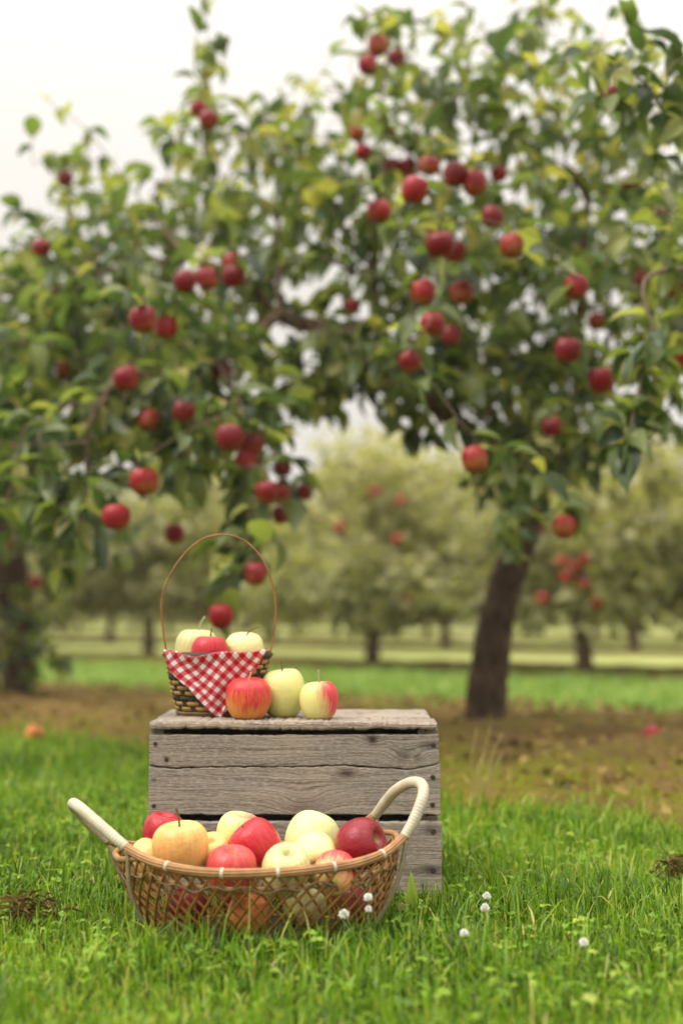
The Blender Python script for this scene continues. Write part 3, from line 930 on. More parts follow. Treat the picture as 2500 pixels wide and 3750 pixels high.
# ------------------------------------------------------------------ apple colours
YEL, PALE, GRN = (0.72, 0.56, 0.17), (0.76, 0.70, 0.30), (0.62, 0.66, 0.19)
RED, DRK, PNK, ORG = (0.50, 0.020, 0.024), (0.22, 0.008, 0.018), (0.66, 0.09, 0.09), (0.60, 0.13, 0.035)
A_RED = apple_mat('red_orange_apple', (0.66, 0.30, 0.06), (0.62, 0.055, 0.04), (0.1, -0.2, 1), 0.60, 0.75, 0.5, deep=(0.48, 0.02, 0.03))
A_GREEN = apple_mat('green_apple', GRN, (0.70, 0.66, 0.26), (-0.4, -0.6, 0.6), 0.45, 0.8, 0.15, deep=(0.66, 0.64, 0.24))
A_HALF = apple_mat('half_blushed_apple', (0.72, 0.68, 0.25), (0.66, 0.07, 0.07), (1, -0.25, 0.35), 0.30, 0.40, 0.22, noise_amt=0.25, deep=(0.55, 0.03, 0.05))
A_PGREEN = apple_mat('pale_green_apple', (0.70, 0.70, 0.28), (0.72, 0.70, 0.32), (0, 0, 1), 0.5, 0.9, 0.1)
A_YEL = apple_mat('yellow_apple', (0.76, 0.60, 0.20), (0.76, 0.46, 0.15), (0.2, -0.6, 0.3), 0.42, 0.8, 0.15, deep=(0.74, 0.42, 0.14))
A_PALE = apple_mat('pale_yellow_apple', PALE, (0.74, 0.72, 0.34), (-0.3, 0, 1), 0.5, 0.9, 0.1, deep=(0.72, 0.70, 0.3))
A_GOLD = apple_mat('golden_apple', (0.78, 0.62, 0.21), (0.76, 0.42, 0.13), (-0.35, -0.8, 0.2), 0.30, 0.7, 0.2, deep=(0.72, 0.34, 0.10))
A_ROSE = apple_mat('rosy_apple', (0.74, 0.46, 0.14), (0.56, 0.03, 0.04), (0.2, -0.5, 0.8), 0.72, 0.5, 0.4, deep=(0.42, 0.012, 0.025))
A_PINK = apple_mat('pink_streaked_apple', (0.74, 0.50, 0.20), (0.66, 0.10, 0.08), (0, -0.3, 1), 0.68, 0.6, 0.6, deep=(0.56, 0.035, 0.045))
A_DARK = apple_mat('dark_red_apple', (0.35, 0.12, 0.03), (0.30, 0.012, 0.022), (0, -0.1, 1), 0.85, 0.5, 0.25, rough=0.22, deep=(0.17, 0.006, 0.014))
A_CRIM = apple_mat('crimson_apple', (0.5, 0.06, 0.03), (0.46, 0.016, 0.028), (0, 0, 1), 0.85, 0.5, 0.35, deep=(0.30, 0.008, 0.02))
A_BLUSH = apple_mat('blushed_green_apple', (0.70, 0.68, 0.28), (0.70, 0.20, 0.14), (0.75, -0.1, 0.8), 0.16, 0.4, 0.3, noise_amt=0.3)
A_ORANGE = apple_mat('orange_apple', (0.72, 0.46, 0.10), (0.66, 0.20, 0.04), (-0.3, 0, 1), 0.55, 0.7, 0.35, deep=(0.6, 0.14, 0.04))
A_TREE = [apple_mat('tree_apple_a', (0.42, 0.12, 0.03), (0.27, 0.006, 0.013), (0, -0.2, 1), 0.82, 0.5, 0.4, deep=(0.17, 0.005, 0.010), rough=0.33),
          apple_mat('tree_apple_b', (0.36, 0.11, 0.03), (0.34, 0.010, 0.014), (0.3, -0.4, 1), 0.76, 0.45, 0.45, deep=(0.27, 0.008, 0.013), rough=0.33),
          apple_mat('tree_apple_c', (0.3, 0.05, 0.02), (0.19, 0.005, 0.011), (0, 0, 1), 0.85, 0.5, 0.3, deep=(0.18, 0.006, 0.012), rough=0.33)]

TOPZ = 0.2902
def on_crate(label, px, Y, dia, hw, mat, var, rot, stem, smat):
    q = P(px, 1500, Y)
    return make_apple(label, (q.x, Y, 0), dia, mat, var, hw, rot, stem, smat, rest_z=TOPZ - 0.001, calyx=True)
on_crate('red and orange apple on the crate, touching the gingham napkin', 570.5, 2.390, 0.0765, 0.885, A_RED, 0, (0.02, 0.03, 0.4), (0.10, 0.62), M_STEM_PALE)
on_crate('large plain green apple on the crate, behind the two smaller ones', 649.0, 2.442, 0.0765, 1.04, A_GREEN, 1, (0, -0.03, 1.2), (-0.06, 0.72), M_STEM)
on_crate('small green apple with one red cheek, standing alone on the crate', 732.0, 2.392, 0.0670, 0.915, A_HALF, 2, (0, 0.02, 0.0), (-0.05, 0.95), M_STEM_PALE)

# ------------------------------------------------------------------ small woven basket with gingham napkin
SBX, SBY = P(500, 1640, 2.49).x, 2.490
SB_Z0, SB_H = TOPZ, 0.106
sb_o = Vector((SBX, SBY, SB_Z0))
small = tag(empty('small_basket', sb_o), 'small dark woven splint basket with a tall thin hoop handle on the crate', 'basket')
M_SPLINT_T = plain_mat('tan_splint', (0.52, 0.31, 0.085), 0.55, 0.45, 25, 0.2, stretch=(1, 1, 8))
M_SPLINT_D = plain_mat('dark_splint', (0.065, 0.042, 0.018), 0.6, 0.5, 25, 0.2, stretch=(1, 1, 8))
M_HOOP = plain_mat('hoop_rattan', (0.36, 0.17, 0.045), 0.5, 0.55, 60)
def sb_r(h):      # half axes at relative height h
    return 0.064 + 0.026 * h ** 0.8, 0.054 + 0.024 * h ** 0.8
def sb_pt(phi, h, off=0.0):
    a, b = sb_r(h)
    c, s = math.cos(phi), math.sin(phi)
    e = (abs(c) ** 2.6 + abs(s) ** 2.6) ** (-1 / 2.6)
    return Vector((SBX + (a * e + off) * c, SBY + (b * e + off) * s, SB_Z0 + h * SB_H))
NST = 30
for i in range(NST):
    ph = 2 * math.pi * i / NST
    m = MB(); v = []
    for k in range(9):
        h = k / 8 * 0.99
        for d, w in ((0.0012, -1), (0.0012, 1), (-0.0004, 1), (-0.0004, -1)):
            v.append(sb_pt(ph + w * 0.055, h, d))
    f = []
    for k in range(8):
        for j in range(4):
            l = (j + 1) % 4
            f.append((k * 4 + j, k * 4 + l, k * 4 + 4 + l, k * 4 + 4 + j))
    m.add(v, f); m.build('stake', M_SPLINT_D, small, sb_o, smooth=False)
NROW = 12
for row in range(NROW):
    h0 = (row + 0.10) / NROW; h1 = (row + 0.86) / NROW
    n = NST * 6; v = []
    for k in range(n):
        ph = 2 * math.pi * k / n
        out = math.cos(math.pi * (k / 6 + row)) * 0.0024 + 0.0006
        for hh, d in ((h0, 0.0), (h0, 0.0009), ((h0 + h1) / 2, 0.0012), (h1, 0.0009), (h1, 0.0)):
            v.append(sb_pt(ph, hh, out + d))
    f = []
    for k in range(n):
        l = (k + 1) % n
        for j in range(5):
            q = (j + 1) % 5
            f.append((k * 5 + j, l * 5 + j, l * 5 + q, k * 5 + q))
    m = MB(); m.add(v, f); m.build('weaver', M_SPLINT_D if row in (3, 7, 11) else M_SPLINT_T, small, sb_o)
for hh, off, rr in ((0.985, 0.003, 0.0032), (1.01, -0.001, 0.003), (0.02, 0.003, 0.0030), (0.055, 0.0035, 0.0026)):
    tube('rim_roll' if hh > 0.5 else 'base_coil', [sb_pt(2 * math.pi * k / 60, hh, off) for k in range(60)], rr, M_SPLINT_D if hh > .5 else plain_mat('base_reed', (0.2, 0.115, 0.045), 0.6, 0.5, 60), small, sb_o, 7, True)
m = MB(); n = 40
m.add([sb_pt(2 * math.pi * k / n, 0.03, -0.002) for k in range(n)] + [sb_pt(2 * math.pi * k / n, 0.0, -0.002) for k in range(n)],
      [tuple(range(n)), tuple(range(n, 2 * n))[::-1]] + [(k, k + n, (k + 1) % n + n, (k + 1) % n) for k in range(n)])
m.build('base', M_SPLINT_D, small, sb_o)
hoop_px = [(387, 1530), (382, 1495), (374, 1440), (371, 1392), (378, 1352), (400, 1305), (430, 1266), (465, 1239), (500, 1229), (535, 1231), (570, 1248), (600, 1281), (620, 1322), (631, 1368), (634, 1402), (630, 1452), (620, 1502), (613, 1535)]
hp = catmull([P(a, b, SBY) for a, b in hoop_px], 6)
tube('handle', hp, 0.0018, M_HOOP, small, sb_o, 7)

# napkin
def gingham_mat():
    m, nt = new_mat('gingham'); t = NT(nt)
    uv = t.node('ShaderNodeUVMap', uv_map='UVMap').outputs[0]
    sp = t.node('ShaderNodeSeparateXYZ', {0: uv})
    def stripe(c):
        fr = t.math('FRACT', t.math('DIVIDE', c, 0.0155))
        return t.maprange(t.math('ABSOLUTE', t.math('SUBTRACT', fr, 0.5)), 0.235, 0.265)
    a, b = stripe(sp.outputs[0]), stripe(sp.outputs[1])
    s = t.math('MULTIPLY', t.math('ADD', a, b), 0.5)
    # the mixed squares are red and white threads crossing
    w = t.math('SINE', t.math('MULTIPLY', t.math('ADD', sp.outputs[0], sp.outputs[1]), 5200.0))
    mid = t.mix(t.maprange(w, -0.4, 0.4), (0.72, 0.25, 0.27, 1), (0.60, 0.10, 0.13, 1))
    c = t.mix(t.maprange(s, 0.1, 0.4), (0.90, 0.88, 0.87, 1), mid)
    c = t.mix(t.maprange(s, 0.6, 0.9), c, (0.60, 0.012, 0.03, 1))
    nz = t.noise(t.vmath('SCALE', uv, s=1.0).outputs[0], 900.0, 3.0)
    c = t.mix(t.maprange(nz, 0.4, 0.7, 0, 0.3), c, t.mix(1.0, c, (0.72, 0.7, 0.7, 1), 'MULTIPLY'))
    wv = t.math('ADD', t.math('SINE', t.math('MULTIPLY', sp.outputs[0], 9000.0)), t.math('SINE', t.math('MULTIPLY', sp.outputs[1], 9000.0)))
    p = t.node('ShaderNodeBsdfPrincipled', {'Base Color': c, 'Roughness': 0.9, 'Specular IOR Level': 0.15, 'Normal': t.bump(t.math('ADD', wv, t.math('MULTIPLY', nz, 2.0)), 0.15, 0.0008)})
    tr = t.node('ShaderNodeBsdfTranslucent', {'Color': c})
    mx = t.node('ShaderNodeMixShader', {'Fac': 0.12})
    nt.links.new(p.outputs[0], mx.inputs[1]); nt.links.new(tr.outputs[0], mx.inputs[2])
    t.out(mx.outputs[0]); return m
M_GING = gingham_mat()

def napkin():
    """one square cloth: its front corner hangs over the rim, the rest lines the basket"""
    nu, nv = 60, 56
    front = lambda xw, h, off: None
    pts, uvs = {}, {}
    V = []; UV = []; F = []
    FW = 0.090                       # half length of the fold on the rim
    TIP = 0.112                      # fold to tip
    tipx = 0.008
    def surf(xo, h, off):
        """point on the front of the basket at sideways offset xo from its middle and height h"""
        a, b = sb_r(max(0.0, min(1.0, h)))
        c = max(-0.999, min(0.999, xo / (a + 0.004)))
        s = (1 - abs(c) ** 2.6) ** (1 / 2.6)
        return Vector((SBX + xo, SBY - (b + 0.004 + off) * s - 0.002, SB_Z0 + h * SB_H))
    fold_h = lambda u: 1.04 + 0.05 * u * u - 0.06 * math.exp(-((u + 0.45) / 0.25) ** 2) + 0.02 * math.sin(u * 7)
    for j in range(nv + 1):
        tt = j / nv                   # 0 inside the basket .. 0.4 fold .. 1 tip
        for i in range(nu + 1):
            u = i / nu * 2 - 1
            if tt <= 0.4:             # lining: from the back rim over the fruit's underside to the fold
                q = tt / 0.4
                depth_in = math.sin(math.pi * q) ** 0.6
                x = SBX + u * FW * (0.86 + 0.14 * q)
                a, b = sb_r(1.0)
                s = (1 - abs(u * 0.93) ** 2.6) ** (1 / 2.6)
                yb, yf = SBY + (b - 0.006) * s, SBY - (b + 0.003) * s - 0.002
                y = yb + (yf - yb) * q
                edge = abs(u) ** 4
                z = SB_Z0 + SB_H * (fold_h(u) * q + 0.97 * (1 - q)) - 0.055 * depth_in * (1 - edge)
                p = Vector((x, y, z))
                flat = (u * FW, (0.4 - tt) * 0.42)
            else:
                w = (tt - 0.4) / 0.6
                half = FW * (1 - w) ** 0.82
                bulge = 0.010 * math.sin(math.pi * min(1, w * 1.0)) * max(0, -u) ** 1.5
                x = u * half + tipx * w - (0.004 + bulge) * (u < 0) * math.sin(math.pi * min(1, w * 1.6 + .1)) * abs(u)
                h = fold_h(u) * (1 - w) + w * -0.02 + (1 - w) * 0 
                roll = 0.006 * math.exp(-(w / 0.10) ** 2)
                wave = 0.0055 * math.sin(u * 5.5 + 2.6 * w) * math.sin(math.pi * min(1, w * 1.15)) * (0.6 + 0.4 * math.cos(3 * u)) + 0.003 * math.exp(-((u - 0.15 - 0.5 * w) / 0.12) ** 2) + 0.004 * max(0, -u) * math.sin(math.pi * w)
                p = surf(x, max(0.01, h), 0.004 + roll + wave + 0.002)
                if w < 0.08: p.z += 0.002 * math.sin(math.pi * w / 0.08)
                p.z = max(p.z, SB_Z0 + 0.002)
                flat = (u * half + tipx * w, -w * TIP)
            V.append(tuple(p))
            # rotate the cloth pattern so the checks run along the hanging edges
            fx, fy = flat[0] - tipx, flat[1] + TIP
            th = R(47)
            UV.append((fx * math.cos(th) + fy * math.sin(th) + 0.5, -fx * math.sin(th) + fy * math.cos(th) + 0.5))
    for j in range(nv):
        for i in range(nu):
            a = j * (nu + 1) + i
            F.append((a, a + 1, a + nu + 2, a + nu + 1))
    org = Vector((SBX, SBY, SB_Z0 + 0.02))
    me = np_mesh('napkin', np.array(V) - np.array(org), np.array(F), uv=np.array(UV))
    o = link('napkin', me, M_GING, None, org)
    sm = o.modifiers.new('thickness', 'SOLIDIFY'); sm.thickness = 0.0009; sm.offset = 0
    tag(o, 'red and white gingham napkin hanging over the rim of the small basket', 'napkin')
napkin()

def in_small(label, px, py_top, Y, dia, hw, mat, var, rot, stem, smat):
    q = P(px, py_top, Y)
    c = (q.x, Y, q.z - dia / 2 * hw * 0.97)
    return make_apple(label, c, dia, mat, var, hw, rot, stem, smat)
in_small('pale green apple with a long stem in the small basket', 450, 1447, 2.520, 0.0720, 0.93, A_PGREEN, 1, (0.1, 0.1, 0.3), (0.25, 1.0), M_STEM_PALE)
in_small('red apple between the two pale ones in the small basket', 482, 1463, 2.455, 0.0655, 0.92, A_ROSE, 3, (0.05, 0.05, 0), (0.03, 0.75), M_STEM)
in_small('pale yellow apple with a curved stem in the small basket', 560, 1456, 2.490, 0.0690, 0.93, A_PALE, 0, (0.08, 0.1, 0.0), (0.65, 0.75), M_STEM)

# ------------------------------------------------------------------ harvest basket
M_REED = plain_mat('rim_reed', (0.52, 0.28, 0.115), 0.5, 0.45, 40, 0.1)
M_LATT = plain_mat('lattice_reed', (0.36, 0.17, 0.032), 0.5, 0.5, 50)
M_CANE = plain_mat('cream_cane', (0.64, 0.58, 0.44), 0.45, 0.22, 60, 0.1)
M_ROPE = plain_mat('pale_cord', (0.27, 0.235, 0.125), 0.8, 0.35, 120, 0.2)
hb_o = Vector(BASE_C)
hb = tag(empty('harvest_basket', hb_o), 'shallow open-lattice cane basket with cream wrapped handles, full of apples', 'basket')
def B(x, y, Y): return P(x, y, Y + YO)
front = [B(290, 1946, 2.105), B(330, 1970, 2.075), B(375, 1987, 2.045), B(440, 2000, 2.03), B(510, 2006, 2.02), B(590, 2006, 2.022), B(660, 2002, 2.03), B(730, 1996, 2.04), B(800, 1986, 2.06), B(850, 1973, 2.08), B(890, 1955, 2.10), B(928, 1922, 2.13)]
rear = [B(247, 1930, 2.22), B(300, 1942, 2.26), B(400, 1946, 2.285), B(500, 1944, 2.295), B(600, 1943, 2.300), B(700, 1938, 2.300), B(800, 1915, 2.295), B(862, 1872, 2.28)]
lefth = [front[0], B(255, 1917, 2.115), B(215, 1882, 2.13), B(185, 1856, 2.145), B(169, 1846, 2.165), B(176, 1858, 2.185), B(205, 1890, 2.205), rear[0]]
righth = [front[-1], B(950, 1884, 2.138), B(968, 1838, 2.15), B(972, 1812, 2.165), B(962, 1798, 2.185), B(938, 1799, 2.21), B(908, 1816, 2.235), B(885, 1842, 2.26), rear[-1]]

def bundle(path, radii, offs, name, parent, mat, turns=0.0, flat=1.0):
    """several reeds side by side along a path; a part each"""
    path = np.asarray(path)
    n = len(path)
    tan = np.gradient(path, axis=0); tan /= np.linalg.norm(tan, axis=1)[:, None]
    upv = np.array([0, 0, 1.0]); s = np.cross(tan, upv); s /= np.linalg.norm(s, axis=1)[:, None]
    u = np.cross(s, tan)
    for q, (r, ang, rad) in enumerate(offs):
        a = ang + np.linspace(0, turns * 2 * math.pi, n)
        p = path + s * (r * np.cos(a))[:, None] + u * (r * flat * np.sin(a))[:, None]
        m = MB(); m.add(*tube_arrays(p, rad * radii, 7)); m.build(name, mat, parent, hb_o)

_ring = [(0.0043, k * 2 * math.pi / 9, 0.0021) for k in range(9)]
fc = catmull(front, 6); rc = catmull(rear, 6)
def rim_part(path, nm='rim'):
    m = MB(); m.add(*tube_arrays(path, 0.0042, 8)); o = m.build(nm, M_REED, hb, hb_o)
    bundle(path, np.ones(len(path)), _ring, 'reed', o, M_REED, 0.35, 1.15)
    return o
rim_part(fc); rim_part(rc)

def wrapped(path, name):
    p = catmull(path, 40)
    d = np.concatenate([[0], np.cumsum(np.linalg.norm(np.diff(p, axis=0), axis=1))])
    n = int(d[-1] / 0.0008)
    q = np.stack([np.interp(np.linspace(0, d[-1], n), d, p[:, k]) for k in range(3)], -1)
    s = np.linspace(0, d[-1], n)
    fr = (s / 0.0050) % 1.0
    prof = 0.0080 + 0.0006 * np.sin(np.pi * fr) ** 0.5
    e = np.minimum(s, d[-1] - s); prof = prof * np.clip(0.86 + e / 0.03 * 0.14, 0, 1)
    m = MB(); m.add(*tube_arrays(q, prof, 14)); return m.build(name, M_CANE, hb, hb_o)
wrapped(lefth, 'handle'); wrapped(righth, 'handle')

# ties round the front rim
def tie(path, idx):
    p = path[idx - 1:idx + 2]
    t_ = (p[2] - p[0]) / np.linalg.norm(p[2] - p[0])
    c = np.array([p[1] + t_ * q for q in (-0.0024, -0.0018, 0, 0.0018, 0.0024)])
    m = MB(); m.add(*tube_arrays(c, np.array([0.0064, 0.0076, 0.0078, 0.0076, 0.0064]), 12)); m.build('tie', M_CANE, hb, hb_o)
fpx = proj(fc)[0]
for px in (382, 510, 632, 762, 880):
    tie(fc, int(np.argmin(np.abs(fpx - px))))
for k in (8, 16, 24, 32): tie(rc, k)

# closed loop the lattice is fixed to: along the rims and across the ends below the handles
fl, fr_ = Vector(front[0]), Vector(front[-1]); rl, rr_ = Vector(rear[0]), Vector(rear[-1])
lend = [B(287, 1974, 2.12), B(272, 1972, 2.165), B(266, 1956, 2.21)]
rend = [B(912, 1950, 2.15), B(913, 1935, 2.195), B(898, 1912, 2.24)]
loop_pts = [Vector(p) for p in front[1:-1]] + rend + [Vector(p) for p in rear[1:-1]][::-1] + lend[::-1]
LOOP = catmull(loop_pts, 8, closed=True)
_d = np.concatenate([[0], np.cumsum(np.linalg.norm(np.diff(np.vstack([LOOP, LOOP[:1]]), axis=0), axis=1))])
def rim_at(s):
    s = (s % 1.0) * _d[-1]
    Q = np.vstack([LOOP, LOOP[:1]])
    return np.array([np.interp(s, _d, Q[:, k]) for k in range(3)])
for nm, pts in (('end_band', [front[1]] + rend[:0] + [fl] ),):
    pass
def end_band(pts):
    p = catmull(pts, 8); m = MB(); m.add(*tube_arrays(p, 0.0045, 8)); m.build('end_band', M_REED, hb, hb_o)
end_band([front[1]] + lend + [rear[1]]); end_band([front[-2]] + rend + [rear[-2]])
def base_at(s):
    q = rim_at(s) - np.array(BASE_C)
    a = math.atan2(q[1] / 0.13, q[0] / 0.22)
    return np.array([BASE_C.x + BASE_A * math.cos(a), BASE_C.y + BASE_B * math.sin(a), 0.006])
def wall_at(s, h):
    a, b = base_at(s), rim_at(s)
    p = a + (b - a) * h
    out = p - np.array([BASE_C.x, BASE_C.y, p[2]]); out[2] = 0
    out /= np.linalg.norm(out) + 1e-9
    return p + out * 0.006 * math.sin(math.pi * h)
NS = 52
for k in range(NS):
    for sg in (1, -1):
        s0 = (k + (0.5 if sg < 0 else 0)) / NS
        pts = np.array([wall_at(s0 + sg * 0.085 * h, h) + (0.0011 * sg) * np.array([0, -1, 0]) for h in np.linspace(0.0, 0.99, 9)])
        m = MB(); m.add(*tube_arrays(pts, 0.0021, 5)); m.build('lattice_reed', M_LATT, hb, hb_o)
# twisted cord that catches the lattice below the rim, an inner hoop and the foot ring
cord = np.array([wall_at(k / 240, 0.78 + 0.03 * math.sin(k / 240 * 2 * math.pi * 23) + 0.03 * math.sin(k / 240 * 2 * math.pi * 9 + 1)) * 1.0 for k in range(240)])
cn = cord - np.array([BASE_C.x, BASE_C.y, 0]); cn[:, 2] = 0; cn /= np.linalg.norm(cn, axis=1)[:, None]
tube('binding_cord', cord + cn * 0.0030, 0.0013, plain_mat('binding_cord_reed', (0.22, 0.155, 0.06), 0.7, 0.4, 80), hb, hb_o, 6, True)
tube('inner_hoop', np.array([wall_at(k / 120, 0.78) for k in range(120)]) - cn[::2] * 0.004, 0.0036, plain_mat('inner_hoop_reed', (0.45, 0.27, 0.12), 0.5, 0.3, 50), hb, hb_o, 7, True)
tube('foot_ring', np.array([base_at(k / 90) for k in range(90)]), 0.0045, M_LATT, hb, hb_o, 7, True)
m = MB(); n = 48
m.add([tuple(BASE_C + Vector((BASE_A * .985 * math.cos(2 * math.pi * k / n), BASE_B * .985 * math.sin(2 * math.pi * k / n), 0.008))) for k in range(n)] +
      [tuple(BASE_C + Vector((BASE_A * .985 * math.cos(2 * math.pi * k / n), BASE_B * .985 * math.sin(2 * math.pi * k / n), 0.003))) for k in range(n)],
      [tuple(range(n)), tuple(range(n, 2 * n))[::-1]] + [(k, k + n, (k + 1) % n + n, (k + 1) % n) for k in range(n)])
m.build('base', M_SPLINT_D, hb, hb_o)  # darkened to paint in the shade at the basket bottom
# corded stays from the handle ends down to the foot
def stay(top, foot, side):
    a, b = np.array(top), np.array(foot)
    p = np.array([a + (b - a) * h + np.array([side * 0.012 * math.sin(math.pi * h), -0.008 * math.sin(math.pi * h), 0]) for h in np.linspace(0, 1, 60)])
    rr = 0.0034 + 0.0006 * np.sin(np.linspace(0, 60 * math.pi, 60) + 0.6)
    m = MB(); m.add(*tube_arrays(p, rr, 8)); m.build('stay', M_ROPE, hb, hb_o)
stay(Vector(front[0]) + Vector((0.004, -0.004, -0.008)), BASE_C + Vector((-0.145, -0.060, 0.006)), -1)
stay(Vector(front[-1]) + Vector((0.002, -0.006, -0.006)), BASE_C + Vector((0.150, -0.055, 0.006)), 1)
stay(Vector(rear[0]) + Vector((0.004, -0.004, -0.008)), BASE_C + Vector((-0.150, 0.055, 0.006)), -1)
stay(Vector(rear[-1]) + Vector((0.002, -0.002, -0.006)), BASE_C + Vector((0.150, 0.055, 0.006)), 1)

def in_basket(label, px, py, Y, dia, mat, var, hw=0.92, rot=(0, 0, 0), stem=None, smat=None, calyx=False):
    q = B(px, py, Y)
    return make_apple(label, tuple(q), dia, mat, var, hw, rot, stem, smat, calyx)
in_basket('dark red apple behind the golden one, by the left handle of the basket', 375, 1917, 2.235, 0.0640, A_CRIM, 0, 0.98, (0.1, 0.1, 1))
in_basket('large golden yellow apple with a tall stem in the lattice basket', 414, 1948, 2.100, 0.0790, A_GOLD, 1, 0.90, (0.15, -0.04, 0.2), (-0.12, 0.95), M_STEM)
in_basket('small pale yellow apple tucked below the basket handle', 340, 1976, 2.165, 0.0600, A_YEL, 2, 0.95, (0.3, 0.4, 1))
in_basket('pale green apple with a pink blush behind the shiny red one in the basket', 548, 1920, 2.232, 0.0700, A_BLUSH, 3, 0.98, (0.2, 0.2, 0))
in_basket('shiny red apple leaning on the blushed green one in the basket', 588, 1943, 2.155, 0.0735, A_ROSE, 0, 0.94, (-0.25, -0.6, 0.4), (0.05, 0.38), M_STEM)
in_basket('pink streaked apple low against the front rim of the basket', 531, 1998, 2.080, 0.0690, A_PINK, 1, 0.92, (0.3, 0.1, 0))
in_basket('yellow apple half hidden between the golden and the pink apple', 486, 1966, 2.165, 0.0620, A_YEL, 2, 0.95, (0.4, 0, 0))
in_basket('large pale yellow apple at the back of the lattice basket', 714, 1928, 2.228, 0.0800, A_PALE, 3, 0.94, (-0.2, 0.5, 0.3), (0.1, 0.35), M_STEM)
in_basket('pale yellow apple lying with its blossom end forward in the basket', 722, 1966, 2.140, 0.0690, A_PALE, 1, 0.90, (2.15, 0.1, 0.3), None, None, True)
in_basket('pale green-yellow apple against the middle of the basket front rim', 655, 1999, 2.075, 0.0700, A_PGREEN, 2, 0.93, (0.4, 0.2, 0))
in_basket('small pink and yellow apple just above the basket rim', 768, 2006, 2.083, 0.0600, A_PINK, 3, 0.93, (0.5, 0.9, 2.0))
in_basket('dark maroon apple on its side next to the open right handle', 827, 1938, 2.140, 0.0740, A_DARK, 0, 0.86, (0.1, 1.25, -0.3))
low = [('orange apple seen low behind the basket lattice', -0.132, 2.045, 0.0620, A_ORANGE), ('red apple painted as shaded, deep in the basket under the golden one', -0.225, 2.120, 0.058, A_DARK), ('green apple deep in the middle of the lattice basket', -0.055, 2.130, 0.060, A_PGREEN),
       ('red apple painted as shaded, deep in the basket under the maroon one', 0.012, 2.140, 0.056, A_DARK), ('red apple deep in the basket near the crate', -0.145, 2.160, 0.060, A_DARK)]  # dark skins paint in the shade of the basket interior
for k, (lb, x, y, d, mt) in enumerate(low):
    make_apple(lb, (x, y, 0.0), d, mt, k % 4, 0.92, (0.3 * k, 0.2, k), rest_z=0.0085)

# ------------------------------------------------------------------ main apple tree
def path3(pts): return [np.array(P(*p)) for p in pts]
T1 = P(1117, 1682, 5.65); T1.z = 0
trunk1 = [(np.array(T1) + [0.0, 0, -0.02], 0.105), (np.array(P(1117, 1655, 5.65)), 0.086), (np.array(P(1120, 1560, 5.65)), 0.078), (np.array(P(1134, 1450, 5.65)), 0.074),
          (np.array(P(1160, 1345, 5.65)), 0.068), (np.array(P(1194, 1250, 5.64)), 0.062), (np.array(P(1220, 1165, 5.62)), 0.058), (np.array(P(1232, 1130, 5.6)), 0.056)]
limbs1 = [path3(l) for l in [
    [(1232, 1130, 5.6), (1290, 1118, 5.5), (1400, 1062, 5.25), (1500, 1020, 5.0), (1640, 960, 4.7)],
    [(1232, 1130, 5.6), (1300, 1010, 5.5), (1322, 880, 5.4), (1330, 700, 5.3), (1338, 560, 5.2)],
    [(1338, 560, 5.2), (1340, 430, 5.0), (1215, 330, 4.8), (1262, 230, 4.6), (1322, 130, 4.5)],
    [(1220, 1165, 5.62), (1130, 1030, 5.35), (1012, 942, 5.1), (900, 840, 5.0), (780, 770, 4.9), (640, 722, 4.8), (560, 640, 4.75), (430, 592, 4.7)],
    [(900, 840, 5.0), (855, 620, 4.9), (880, 450, 4.7), (875, 250, 4.6), (900, 60, 4.6)],
    [(640, 722, 4.8), (640, 480, 5.0), (690, 260, 5.1), (760, 130, 5.1)],
    [(560, 640, 4.75), (485, 430, 5.0), (465, 250, 5.0), (480, 40, 5.0)],
    [(640, 722, 4.8), (500, 830, 4.5), (340, 835, 4.3), (285, 850, 4.2), (205, 980, 4.1), (200, 1100, 4.1), (175, 1220, 4.1)],
    [(500, 830, 4.5), (560, 950, 4.3), (582, 1080, 4.2), (572, 1200, 4.1), (558, 1310, 4.1)],
    [(1130, 1030, 5.35), (1165, 1080, 4.9), (1170, 1150, 4.6), (1182, 1240, 4.5)],
    [(430, 592, 4.7), (250, 620, 4.8), (80, 680, 4.9), (-100, 700, 5.0)],
    [(430, 592, 4.7), (300, 430, 5.0), (200, 300, 5.1), (120, 240, 5.1)],
    [(1338, 560, 5.2), (1440, 420, 5.0), (1540, 250, 4.9)],
]]
